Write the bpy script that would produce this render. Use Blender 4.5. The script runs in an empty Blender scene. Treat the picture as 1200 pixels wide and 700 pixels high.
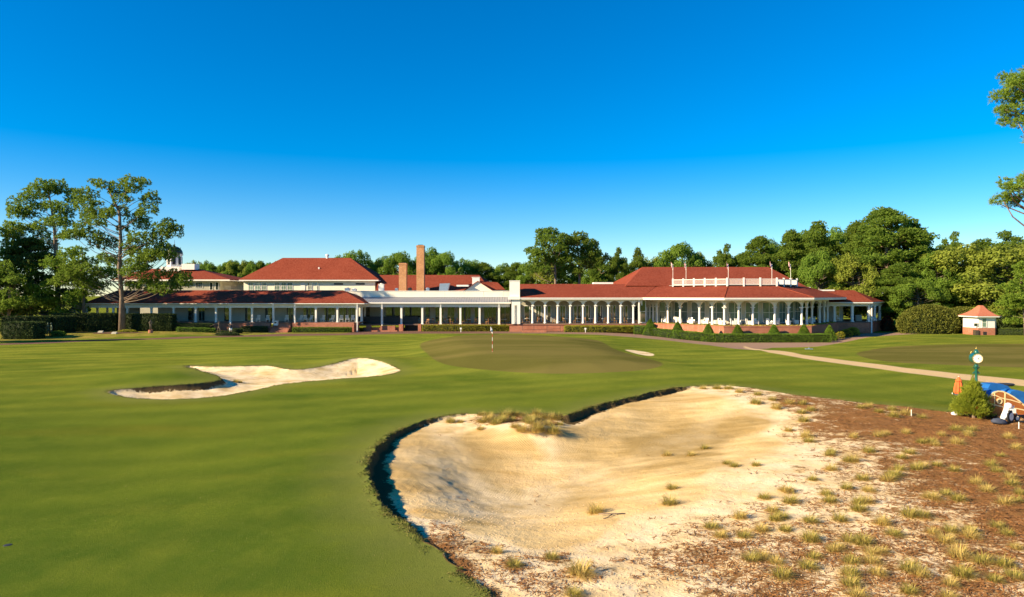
import bpy, bmesh, math, random
import numpy as np
from mathutils import Vector, Matrix
random.seed(7); RNG=np.random.default_rng(11)
D=bpy.data; SC=bpy.context.scene; COL=SC.collection
PI=math.pi; R=math.radians
H=6.4; FPX=800.0; HV=346.0
SUN_AZ=66.0; SUN_EL=24.5
SUN=Vector((-math.sin(R(SUN_AZ))*math.cos(R(SUN_EL)),-math.cos(R(SUN_AZ))*math.cos(R(SUN_EL)),math.sin(R(SUN_EL))))
def X(u,Y): return (u-600.0)*Y/FPX
def Z(v,Y): return H+(HV-v)*Y/FPX
def P(u,v,Y): return Vector((X(u,Y),Y,Z(v,Y)))
# ------------------------------------------------------------------ materials
class NT:
    def __init__(s,name):
        s.m=D.materials.new(name); s.m.use_nodes=True; s.t=s.m.node_tree; s.t.nodes.clear()
        s.out=s.t.nodes.new('ShaderNodeOutputMaterial'); s._g=None
    def n(s,typ,ins=None,**kw):
        nd=s.t.nodes.new(typ)
        for k,v in kw.items(): setattr(nd,k,v)
        for k,v in (ins or {}).items(): s.set(nd.inputs[k],v)
        return nd
    def set(s,inp,v):
        if isinstance(v,bpy.types.NodeSocket): s.t.links.new(v,inp)
        elif isinstance(v,(tuple,list)):
            v=tuple(v)
            if inp.type=='RGBA' and len(v)==3: v=v+(1,)
            inp.default_value=v
        else: inp.default_value=v
    def pos(s):
        if s._g is None: s._g=s.n('ShaderNodeNewGeometry')
        return s._g.outputs['Position']
    def nrm(s):
        s.pos(); return s._g.outputs['Normal']
    def mapv(s,v,scale=(1,1,1),rot=(0,0,0),loc=(0,0,0)):
        return s.n('ShaderNodeMapping',{'Vector':v,'Scale':scale,'Rotation':rot,'Location':loc}).outputs[0]
    def noise(s,v,scale=5,detail=4,rough=.55,dist=0):
        return s.n('ShaderNodeTexNoise',{'Vector':v,'Scale':scale,'Detail':detail,'Roughness':rough,'Distortion':dist}).outputs[0]
    def mr(s,v,a,b,c=0,d=1,smooth=False):
        nd=s.n('ShaderNodeMapRange',{0:v,1:a,2:b,3:c,4:d}); 
        if smooth: nd.interpolation_type='SMOOTHSTEP'
        return nd.outputs[0]
    def m2(s,op,a,b=0.0,c=None,clamp=False):
        nd=s.n('ShaderNodeMath',{0:a,1:b},operation=op,use_clamp=clamp)
        if c is not None: s.set(nd.inputs[2],c)
        return nd.outputs[0]
    def mix(s,f,a,b,typ='MIX'):
        nd=s.t.nodes.new('ShaderNodeMix'); nd.data_type='RGBA'; nd.blend_type=typ
        s.set(nd.inputs[0],f); s.set(nd.inputs[6],a); s.set(nd.inputs[7],b)
        return nd.outputs[2]
    def attr(s,name): return s.n('ShaderNodeAttribute',attribute_name=name).outputs['Fac']
    def sep(s,v): return s.n('ShaderNodeSeparateXYZ',{0:v}).outputs
    def bump(s,h,strength=.3,dist=.05):
        return s.n('ShaderNodeBump',{'Height':h,'Strength':strength,'Distance':dist}).outputs[0]
    def bsdf(s,col,rough=.7,normal=None,spec=.3,metal=0,ior=None,coat=0):
        b=s.n('ShaderNodeBsdfPrincipled',{'Base Color':col,'Roughness':rough,'Specular IOR Level':spec,'Metallic':metal})
        if ior: b.inputs['IOR'].default_value=ior
        if coat: b.inputs['Coat Weight'].default_value=coat
        if normal is not None: s.set(b.inputs['Normal'],normal)
        return b.outputs[0]
    def done(s,sh): s.t.links.new(sh,s.out.inputs['Surface']); return s.m
def simple(name,col,rough=.6,var=.12,scale=3,spec=.3,metal=0,bump=0,ior=None,coat=0):
    t=NT(name); p=t.pos(); nz=t.noise(p,scale,5,.6)
    c=tuple(col); d=tuple(x*(1-var) for x in c); l=tuple(min(1,x*(1+var)) for x in c)
    cc=t.mix(t.mr(nz,.3,.7),d,l)
    nn=t.bump(t.noise(p,scale*6,3),bump,.02) if bump else None
    return t.done(t.bsdf(cc,rough,nn,spec,metal,ior,coat))
def shingle(name,c1,c2,c3):
    t=NT(name); p=t.pos()
    big=t.noise(p,.25,4,.6); fine=t.noise(t.mapv(p,(2.2,2.2,7)),1.6,5,.7); spk=t.noise(p,14,2,.7)
    c=t.mix(t.mr(big,.3,.7),c1,c2); c=t.mix(t.m2('MULTIPLY',t.mr(fine,.42,.66),.8),c,c3)
    z=t.sep(p)[2]; cr=t.m2('FRACT',t.m2('MULTIPLY',z,5.5))
    c=t.mix(t.m2('MULTIPLY',t.mr(cr,.0,.3,1,0),.5),c,tuple(x*.45 for x in c1))
    c=t.mix(t.m2('MULTIPLY',t.mr(spk,.5,.75),.35),c,tuple(x*.5 for x in c1))
    return t.done(t.bsdf(c,.9,t.bump(fine,.4,.05),.05))
def brickmat(name,c1,c2):
    t=NT(name); p=t.pos(); xyz=t.sep(p)
    v=t.n('ShaderNodeCombineXYZ',{0:t.m2('ADD',xyz[0],xyz[1]),1:xyz[2]}).outputs[0]
    b=t.n('ShaderNodeTexBrick',{'Vector':v,'Color1':tuple(c1)+(1,),'Color2':tuple(c2)+(1,),'Mortar':(.42,.36,.3,1),'Scale':2.2,'Mortar Size':.012,'Brick Width':.5,'Row Height':.18})
    c=t.mix(t.m2('MULTIPLY',t.mr(t.noise(p,.7,4),.35,.7),.5),b.outputs[0],tuple(x*.6 for x in c1))
    c=t.mix(t.m2('MULTIPLY',t.mr(t.noise(p,5,3),.45,.7),.4),c,tuple(min(1,x*1.35) for x in c2))
    return t.done(t.bsdf(c,.85,None,.2))
def leafmat(name,c1,c2,c3=None,sc=.5,trans=.48):
    t=NT(name); p=t.pos()
    oi=t.n('ShaderNodeObjectInfo').outputs['Random']
    n=t.noise(p,sc,3,.6); n2=t.noise(p,sc*7,2,.6)
    c=t.mix(t.mr(n,.35,.65),c1,c2); c=t.mix(t.m2('MULTIPLY',t.mr(n2,.5,.72),.7),c,c3 or tuple(x*1.5 for x in c2))
    c=t.mix(t.m2('MULTIPLY',oi,.35),c,tuple((a*1.15,b*.8,g*.8)[0] if i==0 else c1[i]*.75 for i,(a,b,g) in enumerate([(c1[0],0,0)]*3)))
    a=t.bsdf(c,.6,None,.06); tr=t.n('ShaderNodeBsdfTranslucent',{0:t.mix(.5,c,tuple(x*1.6 for x in c2))}).outputs[0]
    mx=t.n('ShaderNodeMixShader',{0:trans,1:a,2:tr}).outputs[0]
    return t.done(mx)
def barkmat(name,c1,c2):
    t=NT(name); p=t.pos(); n=t.noise(t.mapv(p,(5,5,1.2)),1.5,5,.65)
    return t.done(t.bsdf(t.mix(t.mr(n,.3,.7),c1,c2),.9,t.bump(n,.8,.08),.15))
M={}
M['roof']=shingle('red_shingle',(.165,.030,.015),(.235,.048,.024),(.36,.105,.06))
M['kroof']=shingle('kiosk_shingle',(.42,.13,.07),(.48,.17,.10),(.5,.2,.13))
M['white']=simple('white_paint',(.80,.78,.70),.5,.05,1.5)
M['cream']=simple('cream_paint',(.80,.76,.60),.6,.06,.8)
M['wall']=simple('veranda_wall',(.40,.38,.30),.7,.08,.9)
M['pwall']=simple('porch_wall',(.62,.60,.46),.7,.06,.9)
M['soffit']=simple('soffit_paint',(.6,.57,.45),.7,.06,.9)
M['brick']=brickmat('red_brick',(.33,.10,.05),(.45,.16,.085))
M['chim']=brickmat('tan_brick',(.46,.20,.07),(.58,.29,.12))
M['deck']=simple('deck_boards',(.16,.11,.08),.7,.2,2)
M['seam']=simple('seam_metal',(.34,.33,.32),.45,.1,1,spec=.5)
M['steel']=simple('duct_steel',(.45,.5,.55),.35,.1,2,metal=.7)
M['glass']=simple('window_glass',(.03,.045,.04),.04,.2,.4,spec=.9,ior=1.9)
M['gglass']=simple('curtained_glass',(.16,.24,.19),.07,.35,.7,spec=.8,ior=1.7)
M['dark']=simple('dark_paint',(.03,.03,.03),.5)
M['black']=simple('black_iron',(.015,.015,.016),.4,spec=.5)
M['flat']=simple('flat_roofing',(.3,.29,.27),.9)
M['dome']=simple('dome_copper',(.05,.045,.03),.4,.2,3,spec=.5,metal=.3)
M['bronze']=simple('bronze_patina',(.07,.10,.07),.45,.35,6,metal=.6)
M['bronze2']=simple('brown_bronze',(.13,.10,.07),.45,.3,6,metal=.5)
M['wood']=simple('brown_wood',(.34,.17,.07),.5,.2,4)
M['bark']=barkmat('pine_bark',(.13,.085,.055),(.30,.23,.17))
M['bark2']=barkmat('grey_bark',(.10,.08,.06),(.20,.17,.13))
M['pine']=leafmat('pine_needles',(0.109,0.185,0.027),(0.184,0.275,0.039),(0.323,0.389,0.069),.45)
M['pineb']=leafmat('bright_pine_needles',(0.124,0.222,0.028),(0.207,0.317,0.039),(0.345,0.428,0.070),.5,.35)
M['cedar']=leafmat('cedar_leaves',(.06,.10,.02),(.10,.145,.03),(.17,.20,.05),.6,.25)
M['oak']=leafmat('oak_leaves',(0.102,0.188,0.024),(0.184,0.290,0.038),(0.280,0.375,0.066),.3)
M['oaky']=leafmat('yellowing_leaves',(0.145,0.203,0.026),(0.238,0.290,0.041),(0.356,0.377,0.073),.35,.35)
M['hedge']=leafmat('hedge_leaves',(.08,.15,.018),(.14,.24,.025),(.24,.34,.05),1.2,.25)
M['hedgey']=leafmat('yellow_hedge_leaves',(.20,.22,.02),(.34,.34,.035),(.48,.44,.05),1.2,.3)
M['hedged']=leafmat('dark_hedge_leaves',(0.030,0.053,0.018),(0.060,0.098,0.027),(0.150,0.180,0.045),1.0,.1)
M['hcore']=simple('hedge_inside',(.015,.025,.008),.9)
M['jun']=leafmat('juniper_leaves',(.17,.22,.02),(.29,.33,.035),(.42,.42,.06),1.6,.4)
# ------------------------------------------------------------------ object helpers
def tag(o,label=None,cat=None,group=None,kind=None):
    if label: o['label']=label
    if cat: o['category']=cat
    if group: o['group']=group
    if kind: o['kind']=kind
    return o
def empty(name,loc,label,cat,group=None):
    o=D.objects.new(name,None); COL.objects.link(o); o.location=loc; o.empty_display_size=.2
    return tag(o,label,cat,group)
def mesh_obj(name,me,mat,parent=None,loc=None):
    o=D.objects.new(name,me); COL.objects.link(o)
    if mat and not me.materials: me.materials.append(mat)
    if parent is not None: o.parent=parent
    if loc is not None: o.location=loc
    return o
ORG={}
def org(parent):
    while parent.parent is not None: parent=parent.parent
    return Vector(parent.location)
class MB:
    def __init__(s): s.v=[]; s.f=[]; s.smooth=False
    def add(s,vs,fs):
        b=len(s.v); s.v+= [tuple(v) for v in vs]; s.f+=[tuple(i+b for i in f) for f in fs]; return s
    def box(s,x0,x1,y0,y1,z0,z1):
        return s.add([(x0,y0,z0),(x1,y0,z0),(x1,y1,z0),(x0,y1,z0),(x0,y0,z1),(x1,y0,z1),(x1,y1,z1),(x0,y1,z1)],
          [(0,3,2,1),(4,5,6,7),(0,1,5,4),(1,2,6,5),(2,3,7,6),(3,0,4,7)])
    def wbox(s,p0,p1,off0,off1,z0,z1):   # box along the line p0-p1 between two sideways offsets (+ = right of travel)
        p0=Vector(p0[:2]);p1=Vector(p1[:2]); d=(p1-p0).normalized(); n=Vector((d.y,-d.x))
        a=p0+n*off0;b=p1+n*off0;c=p1+n*off1;e=p0+n*off1
        return s.prism([a,b,c,e],z0,z1)
    def prism(s,pts,z0,z1):
        n=len(pts); vs=[(p[0],p[1],z0) for p in pts]+[(p[0],p[1],z1) for p in pts]
        fs=[tuple(range(n))[::-1],tuple(range(n,2*n))]+[(i,(i+1)%n,(i+1)%n+n,i+n) for i in range(n)]
        return s.add(vs,fs)
    def slab(s,pts,th=.12):             # thickened polygon (roof plane), thickness straight down
        n=len(pts); vs=[tuple(p) for p in pts]+[(p[0],p[1],p[2]-th) for p in pts]
        fs=[tuple(range(n)),tuple(range(n,2*n))[::-1]]+[(i,i+n,(i+1)%n+n,(i+1)%n) for i in range(n)]
        return s.add(vs,fs)
    def rev(s,prof,n=12,c=(0,0,0),cap=True):   # lathe profile of (r,z)
        vs=[];fs=[]
        for r,z in prof:
            for i in range(n):
                a=2*PI*i/n; vs.append((c[0]+r*math.cos(a),c[1]+r*math.sin(a),c[2]+z))
        for k in range(len(prof)-1):
            for i in range(n):
                j=(i+1)%n; fs.append((k*n+i,k*n+j,(k+1)*n+j,(k+1)*n+i))
        if cap: fs.append(tuple(range(n))[::-1]); fs.append(tuple((len(prof)-1)*n+i for i in range(n)))
        return s.add(vs,fs)
    def tube(s,pts,rad,n=8):
        pts=[Vector(p) for p in pts]
        if not isinstance(rad,(list,tuple)): rad=[rad]*len(pts)
        vs=[];fs=[]
        up=Vector((0,0,1))
        for k,p in enumerate(pts):
            d=(pts[min(k+1,len(pts)-1)]-pts[max(k-1,0)]).normalized()
            a=d.cross(up)
            if a.length<.1: a=d.cross(Vector((1,0,0)))
            a.normalize(); b=d.cross(a)
            for i in range(n):
                t=2*PI*i/n; vs.append(p+(a*math.cos(t)+b*math.sin(t))*rad[k])
        for k in range(len(pts)-1):
            for i in range(n):
                j=(i+1)%n; fs.append((k*n+i,k*n+j,(k+1)*n+j,(k+1)*n+i))
        fs.append(tuple(range(n))); fs.append(tuple((len(pts)-1)*n+i for i in range(n))[::-1])
        return s.add(vs,fs)
    def xf(s,mat):
        s.v=[tuple(mat@Vector(v)) for v in s.v]; return s
    def mesh(s,name,o=(0,0,0),smooth=False):
        me=D.meshes.new(name); o=Vector(o)
        me.from_pydata([tuple(Vector(v)-o) for v in s.v],[],s.f); me.update()
        bm=bmesh.new(); bm.from_mesh(me); bmesh.ops.recalc_face_normals(bm,faces=bm.faces); bm.to_mesh(me); bm.free()
        if smooth: me.polygons.foreach_set('use_smooth',[True]*len(me.polygons))
        return me
    def build(s,name,mat,parent=None,smooth=False):
        o=org(parent) if parent is not None else (0,0,0)
        return mesh_obj(name,s.mesh(name,o,smooth),mat,parent)
    def lone(s,name,mat,loc,label,cat,group=None,smooth=False,kind=None):
        ob=mesh_obj(name,s.mesh(name,loc,smooth),mat,None,loc); return tag(ob,label,cat,group,kind)
def npmesh(name,V,F,smooth=False):
    """V (n,3), F (m,k) numpy"""
    me=D.meshes.new(name); k=F.shape[1]
    me.vertices.add(len(V)); me.vertices.foreach_set('co',np.ascontiguousarray(V,np.float32).ravel())
    me.loops.add(F.size); me.loops.foreach_set('vertex_index',np.ascontiguousarray(F,np.int32).ravel())
    me.polygons.add(len(F)); me.polygons.foreach_set('loop_start',np.arange(0,F.size,k,dtype=np.int32))
    if smooth: me.polygons.foreach_set('use_smooth',np.ones(len(F),bool))
    me.update(calc_edges=True); return me
# ------------------------------------------------------------------ terrain
def hsh(i,j,s):
    n=(i*374761393+j*668265263+s*974634777)&0x7fffffff
    n=((n^(n>>13))*1274126177)&0x7fffffff
    return ((n^(n>>16))&0xffff)/65535.0
def vn(x,y,s=0):
    xi=np.floor(x).astype(np.int64); yi=np.floor(y).astype(np.int64); fx=x-xi; fy=y-yi
    fx=fx*fx*(3-2*fx); fy=fy*fy*(3-2*fy)
    a=hsh(xi,yi,s);b=hsh(xi+1,yi,s);c=hsh(xi,yi+1,s);d=hsh(xi+1,yi+1,s)
    return (a*(1-fx)+b*fx)*(1-fy)+(c*(1-fx)+d*fx)*fy*1.0
def fbm(x,y,s=0,o=4):
    r=0;a=.5
    for k in range(o): r=r+a*vn(x*2**k,y*2**k,s+k); a*=.5
    return r-.47
def S(v,a,b):
    t=np.clip((v-a)/(b-a),0,1); return t*t*(3-2*t)
def gau(x,y,cx,cy,rx,ry): return np.exp(-((x-cx)/rx)**2-((y-cy)/ry)**2)
def sdist(x,y,pl):
    d=np.full(x.shape,1e9); ins=np.zeros(x.shape,bool); n=len(pl)
    for i in range(n):
        ax,ay=pl[i]; bx,by=pl[(i+1)%n]; ex,ey=bx-ax,by-ay
        t=np.clip(((x-ax)*ex+(y-ay)*ey)/(ex*ex+ey*ey+1e-12),0,1)
        d=np.minimum(d,(x-ax-t*ex)**2+(y-ay-t*ey)**2)
        c=((ay>y)!=(by>y))&(x<(bx-ax)*(y-ay)/(by-ay+1e-12)+ax); ins^=c
    d=np.sqrt(d); return np.where(ins,-d,d)
GREEN0=None
def hbase(x,y):
    h=-(.65*S(x,12,30)+.45*S(x,22,34)*(1-S(x,50,62)))*S(y,75,104)
    h=h+.38*S(-x,44,54)*S(y,101,107)                       # raised lawn under the pines
    h=h+.85*S(-sdist(x,y,GREEN0)+3.5,0,9)*(1-.25*S(y,60,105)) if GREEN0 is not None else h                            # crowned green
    h=h+.55*gau(x,y,-26.5,53.5,4.5,4)                          # lobe between the arms of the far bunker
    h=h+.5*gau(x,y,-13,67,6,3.5)+.35*gau(x,y,-23,66,5,3)
    h=h+.22*gau(x,y,14,40,7,3)
    h=h+(.75*fbm(x/15,y/15,3,2)+.12*fbm(x/4,y/7,7,2))*S(y,14,30)*(1-S(y,95,106))
    return h
def proj0(u,v,hf=hbase):
    Y=H*FPX/(max(v-HV,.5)); 
    for _ in range(12):
        x=(u-600)*Y/FPX; h=float(hf(np.array([x]),np.array([Y]))[0]); Yn=(H-h)*FPX/(v-HV); Y=.5*Y+.5*Yn
    return ((u-600)*Y/FPX,Y)
def poly(pts): return np.array([proj0(u,v) for u,v in pts])
def smooth_closed(pts,n=5):
    out=[];k=len(pts); pts=[np.array(p,float) for p in pts]
    for i in range(k):
        p0,p1,p2,p3=pts[i-1],pts[i],pts[(i+1)%k],pts[(i+2)%k]
        for j in range(n):
            t=j/n; out.append(.5*((2*p1)+(-p0+p2)*t+(2*p0-5*p1+4*p2-p3)*t*t+(-p0+3*p1-3*p2+p3)*t**3))
    return [tuple(p) for p in out]
GREEN0=np.array([((u-600)*5120/(v-346)/800,5120/(v-346)) for u,v in [(493,403),(528,395.5),(587,394.5),(653,396),(699,400),(722,410),(752,419),(777,426),(760,433),(707,437),(640,438),(573,434),(520,427),(501,415)]])
M_EDGE=[(575,700),(540,671),(508,645),(470,617),(446,592),(434,565),(433,545),(441,527),(455,514),(474,503),(492,496),(516,489),(545,486),(570,487),(610,485),(650,487),(664,488),(684,481),(702,476),(740,467),(765,461),(790,456),(820,453),(850,452),(880,455),(930,463),(1000,471),(1060,477),(1110,483),(1140,484),(1165,485),(1200,487)]
PLM=np.array([proj0(u,v) for u,v in M_EDGE]+[(60,40),(60,4),(4,4),(1.2,11)])
FAR_B=[(128,458),(140,464),(177,468),(243,466),(300,457),(333,450),(397,444),(440,441),(463,437),(468,433.5),(447,427),(420,422.5),(400,427),(367,432),(340,433),(313,428.5),(287,429),(250,429.5),(217,429),(243,437),(256,441),(256,446),(233,449.5),(183,453)]
PLS=poly(smooth_closed(FAR_B,3))
PLG=poly(smooth_closed([(493,403),(528,395),(587,393.5),(653,395),(699,399),(722,410),(752,419),(777,426),(760,433),(707,437),(640,438),(573,434),(520,427),(501,415)],4))
PLG2=poly(smooth_closed([(1003,415),(1040,407),(1110,404),(1190,403),(1300,404),(1300,432),(1200,431),(1120,428),(1040,424)],3))
PLW=poly(smooth_closed([(732,410),(750,411.5),(766,415),(762,417.5),(745,414.5)],3))
def strip(pts,w0):   # thin band polygon around pixel polyline, half width in px per vertex
    up=[(u,v-w) for (u,v,w) in pts]; dn=[(u,v+w) for (u,v,w) in pts][::-1]
    return poly(up+dn)
PATH=strip([(872,406.5,1.2),(900,411.5,1.6),(940,418,2),(1000,426,2.4),(1060,434,2.8),(1120,441,3.2),(1200,449,3.6),(1300,458,4)],0)
ROAD=poly([(-60,407),(0,404.5),(60,402.5),(130,399),(250,395.5),(400,393),(470,391.2),(640,391),(700,392.5),(760,397),(830,404.5),(880,409.5),(905,407.5),(955,406.5),(985,402),(1020,395),(1070,391.6),(1120,391),(1115,389.6),(1040,390),(1010,391),(985,396),(965,400.5),(850,401.5),(790,396),(760,391.5),(690,389),(640,388.3),(480,388),(425,388.3),(400,391),(330,391.3),(250,394.2),(130,397.6),(60,400.7),(0,402.8),(-60,404)])
_IC={}
def idw(ctrl,x,y,pw=3,sc=None):
    P0=_IC.get(id(ctrl))
    if P0 is None: P0=_IC[id(ctrl)]=[(*proj0(u,v),w) for u,v,w in ctrl]
    num=0;den=0; ly=np.log(np.maximum(y,2))*14; tx=x/np.maximum(y,2)*22
    for a,b,w in P0:
        d=((tx-a/b*22)**2+(ly-math.log(b)*14)**2)**(pw/2)+1e-3
        num=num+w/d; den=den+1/d
    return num/den
LIP=[(433,555,.40),(445,590,.36),(470,617,.20),(508,645,.10),(540,671,.09),(575,700,.10),(441,527,.34),(462,510,.26),(490,497,.22),(530,487,.14),(560,487,.08),(620,485,.08),(650,487,.2),(668,487,.4),(702,476,.3),(740,467,.26),(780,458,.3),(830,453,.1),(870,455,0),(930,464,0),(1000,472,0),(1200,487,0)]
LIPS=[(128,458,.25),(183,453,.55),(233,449,.6),(256,444,.5),(217,429,.3),(287,429,.22),(367,432,.2),(400,427,.25),(447,427,.2),(468,433,.03),(397,444,0),(333,450,0),(300,457,0),(243,466,.02),(177,468,.04)]
STRAW=[(478,621,.95),(505,645,.95),(525,660,.9),(543,673,.9),(572,698,.9),(590,712,.8),(440,560,0),(480,505,.1),(520,497,.25),(600,512,0),(560,505,.1),(600,490,.85),(640,493,.85),(575,490,.7),(668,500,.1),(700,500,0),(760,480,0),(820,465,0),(850,458,.3),(880,458,.7),(930,472,.9),(895,480,.25),(880,490,0),(900,510,.05),(860,520,0),(925,505,.55),(960,500,.85),(1000,490,.95),(1050,500,1),(1100,500,1),(1200,520,1),(1150,560,.95),(1200,600,.92),(1100,550,.85),(1050,540,.8),(1000,540,.6),(950,540,.5),(900,545,.3),(850,550,.25),(800,570,.12),(740,575,0),(745,600,.3),(720,620,.3),(690,612,.05),(690,640,.3),(850,600,.42),(900,600,.48),(1000,600,.55),(1100,600,.72),(1150,640,.75),(1050,640,.66),(950,650,.7),(900,640,.68),(850,650,.7),(800,640,.62),(750,640,.52),(700,660,.55),(650,650,.52),(600,650,.6),(620,680,.5),(700,697,.2),(770,697,.25),(840,690,.6),(900,690,.7),(1000,690,.65),(1100,690,.72),(1200,690,.6),(560,640,.5),(530,622,.62),(500,610,.5),(505,595,.05),(560,610,0),(620,622,0),(650,620,0),(700,595,0),(800,540,.02),(575,670,.3),(600,697,.15)]
DAMP=[(560,548,1),(600,552,1),(640,556,.9),(690,545,.7),(520,540,.7),(500,580,.2),(560,590,.5),(620,600,.2),(480,520,.5),(540,520,.6),(620,530,.1),(700,520,.7),(760,505,1),(820,500,1),(860,490,.8),(800,520,.8),(740,490,.6),(700,500,.5),(850,470,.2),(720,480,.4),(880,510,0),(760,560,0),(700,590,0),(600,640,0),(900,560,0),(1000,600,0),(450,570,.3),(800,600,0)]
BC=[(*proj0(590,545),.8,4.2,6.5),(*proj0(800,497),.45,5.0,5.5),(*proj0(690,530),.45,4,5)]
def fields(x,y):
    near=(y<60)&(np.abs(x)<70)
    wob=.34*fbm(x*1.0,y*1.0,21,3)+.14*fbm(x*3.5,y*3.5,31,2)
    sdM=sdist(x,y,PLM)+np.where(near,wob,0)*1.6
    sdS=sdist(x,y,PLS)+.5*wob
    return sdM,sdS
NOSE=proj0(622,503); FL=proj0(428,425)
def height(x,y,full=False):
    sdM,sdS=fields(x,y)
    h=hbase(x,y)
    lip=idw(LIP,x,y,3)*(1-S(y,60,80)); ins=-sdM
    roll=.10*np.exp(-np.maximum(sdM,0)/.5)*np.clip(lip/.3,0,1)
    hm=-lip*S(ins,0.0,.22)
    bowl=0
    for cx,cy,d,rx,ry in BC: bowl=bowl+d*gau(x,y,cx,cy,rx,ry)
    hm=hm-np.minimum(bowl,1.0)*S(ins,0,4.2)+.6*gau(x,y,NOSE[0],NOSE[1]+.3,2.0,1.3)*S(ins,0,.6)
    hm=hm+S(ins,0,.6)*(.10*fbm(x/1.6,y/1.6,5,3)+.05*fbm(x*2.2,y*2.2,9,3)*(.4+idw(STRAW,x,y,3)))
    hm=hm*(y<62)
    l2=idw(LIPS,x,y,3); i2=-sdS
    flare=.5*gau(x,y,FL[0],FL[1],4.5,3)
    hs=(-l2*.7*S(i2,0,.5)-.42*S(i2,.0,3.0)+.06*fbm(x,y,12,3)*S(i2,0,.5))*(y>35)*(y<85)
    h=h+roll+np.where(sdM<0,hm,0)+np.where(sdS<0,hs,0)+flare*(sdS>-2.5)*.6
    return (h,sdM,sdS) if full else h
def hz(x,y): return float(height(np.array([float(x)]),np.array([float(y)]))[0])
def proj(u,v): 
    x,y=proj0(u,v)
    for _ in range(14):
        h=hz(x,y); Y=(H-h)*FPX/(v-HV); y=.6*y+.4*Y; x=(u-600)*y/FPX
    return Vector((x,y,hz(x,y)))
def at(u,v,dz=0):
    p=proj(u,v); p.z+=dz; return p
SKY_SAT=1.45; SKY_GAM=1.0; SKY_HUE=.503; SKY_STR=.078; SUN_STR=5.0; EXPO=1.2
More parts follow.
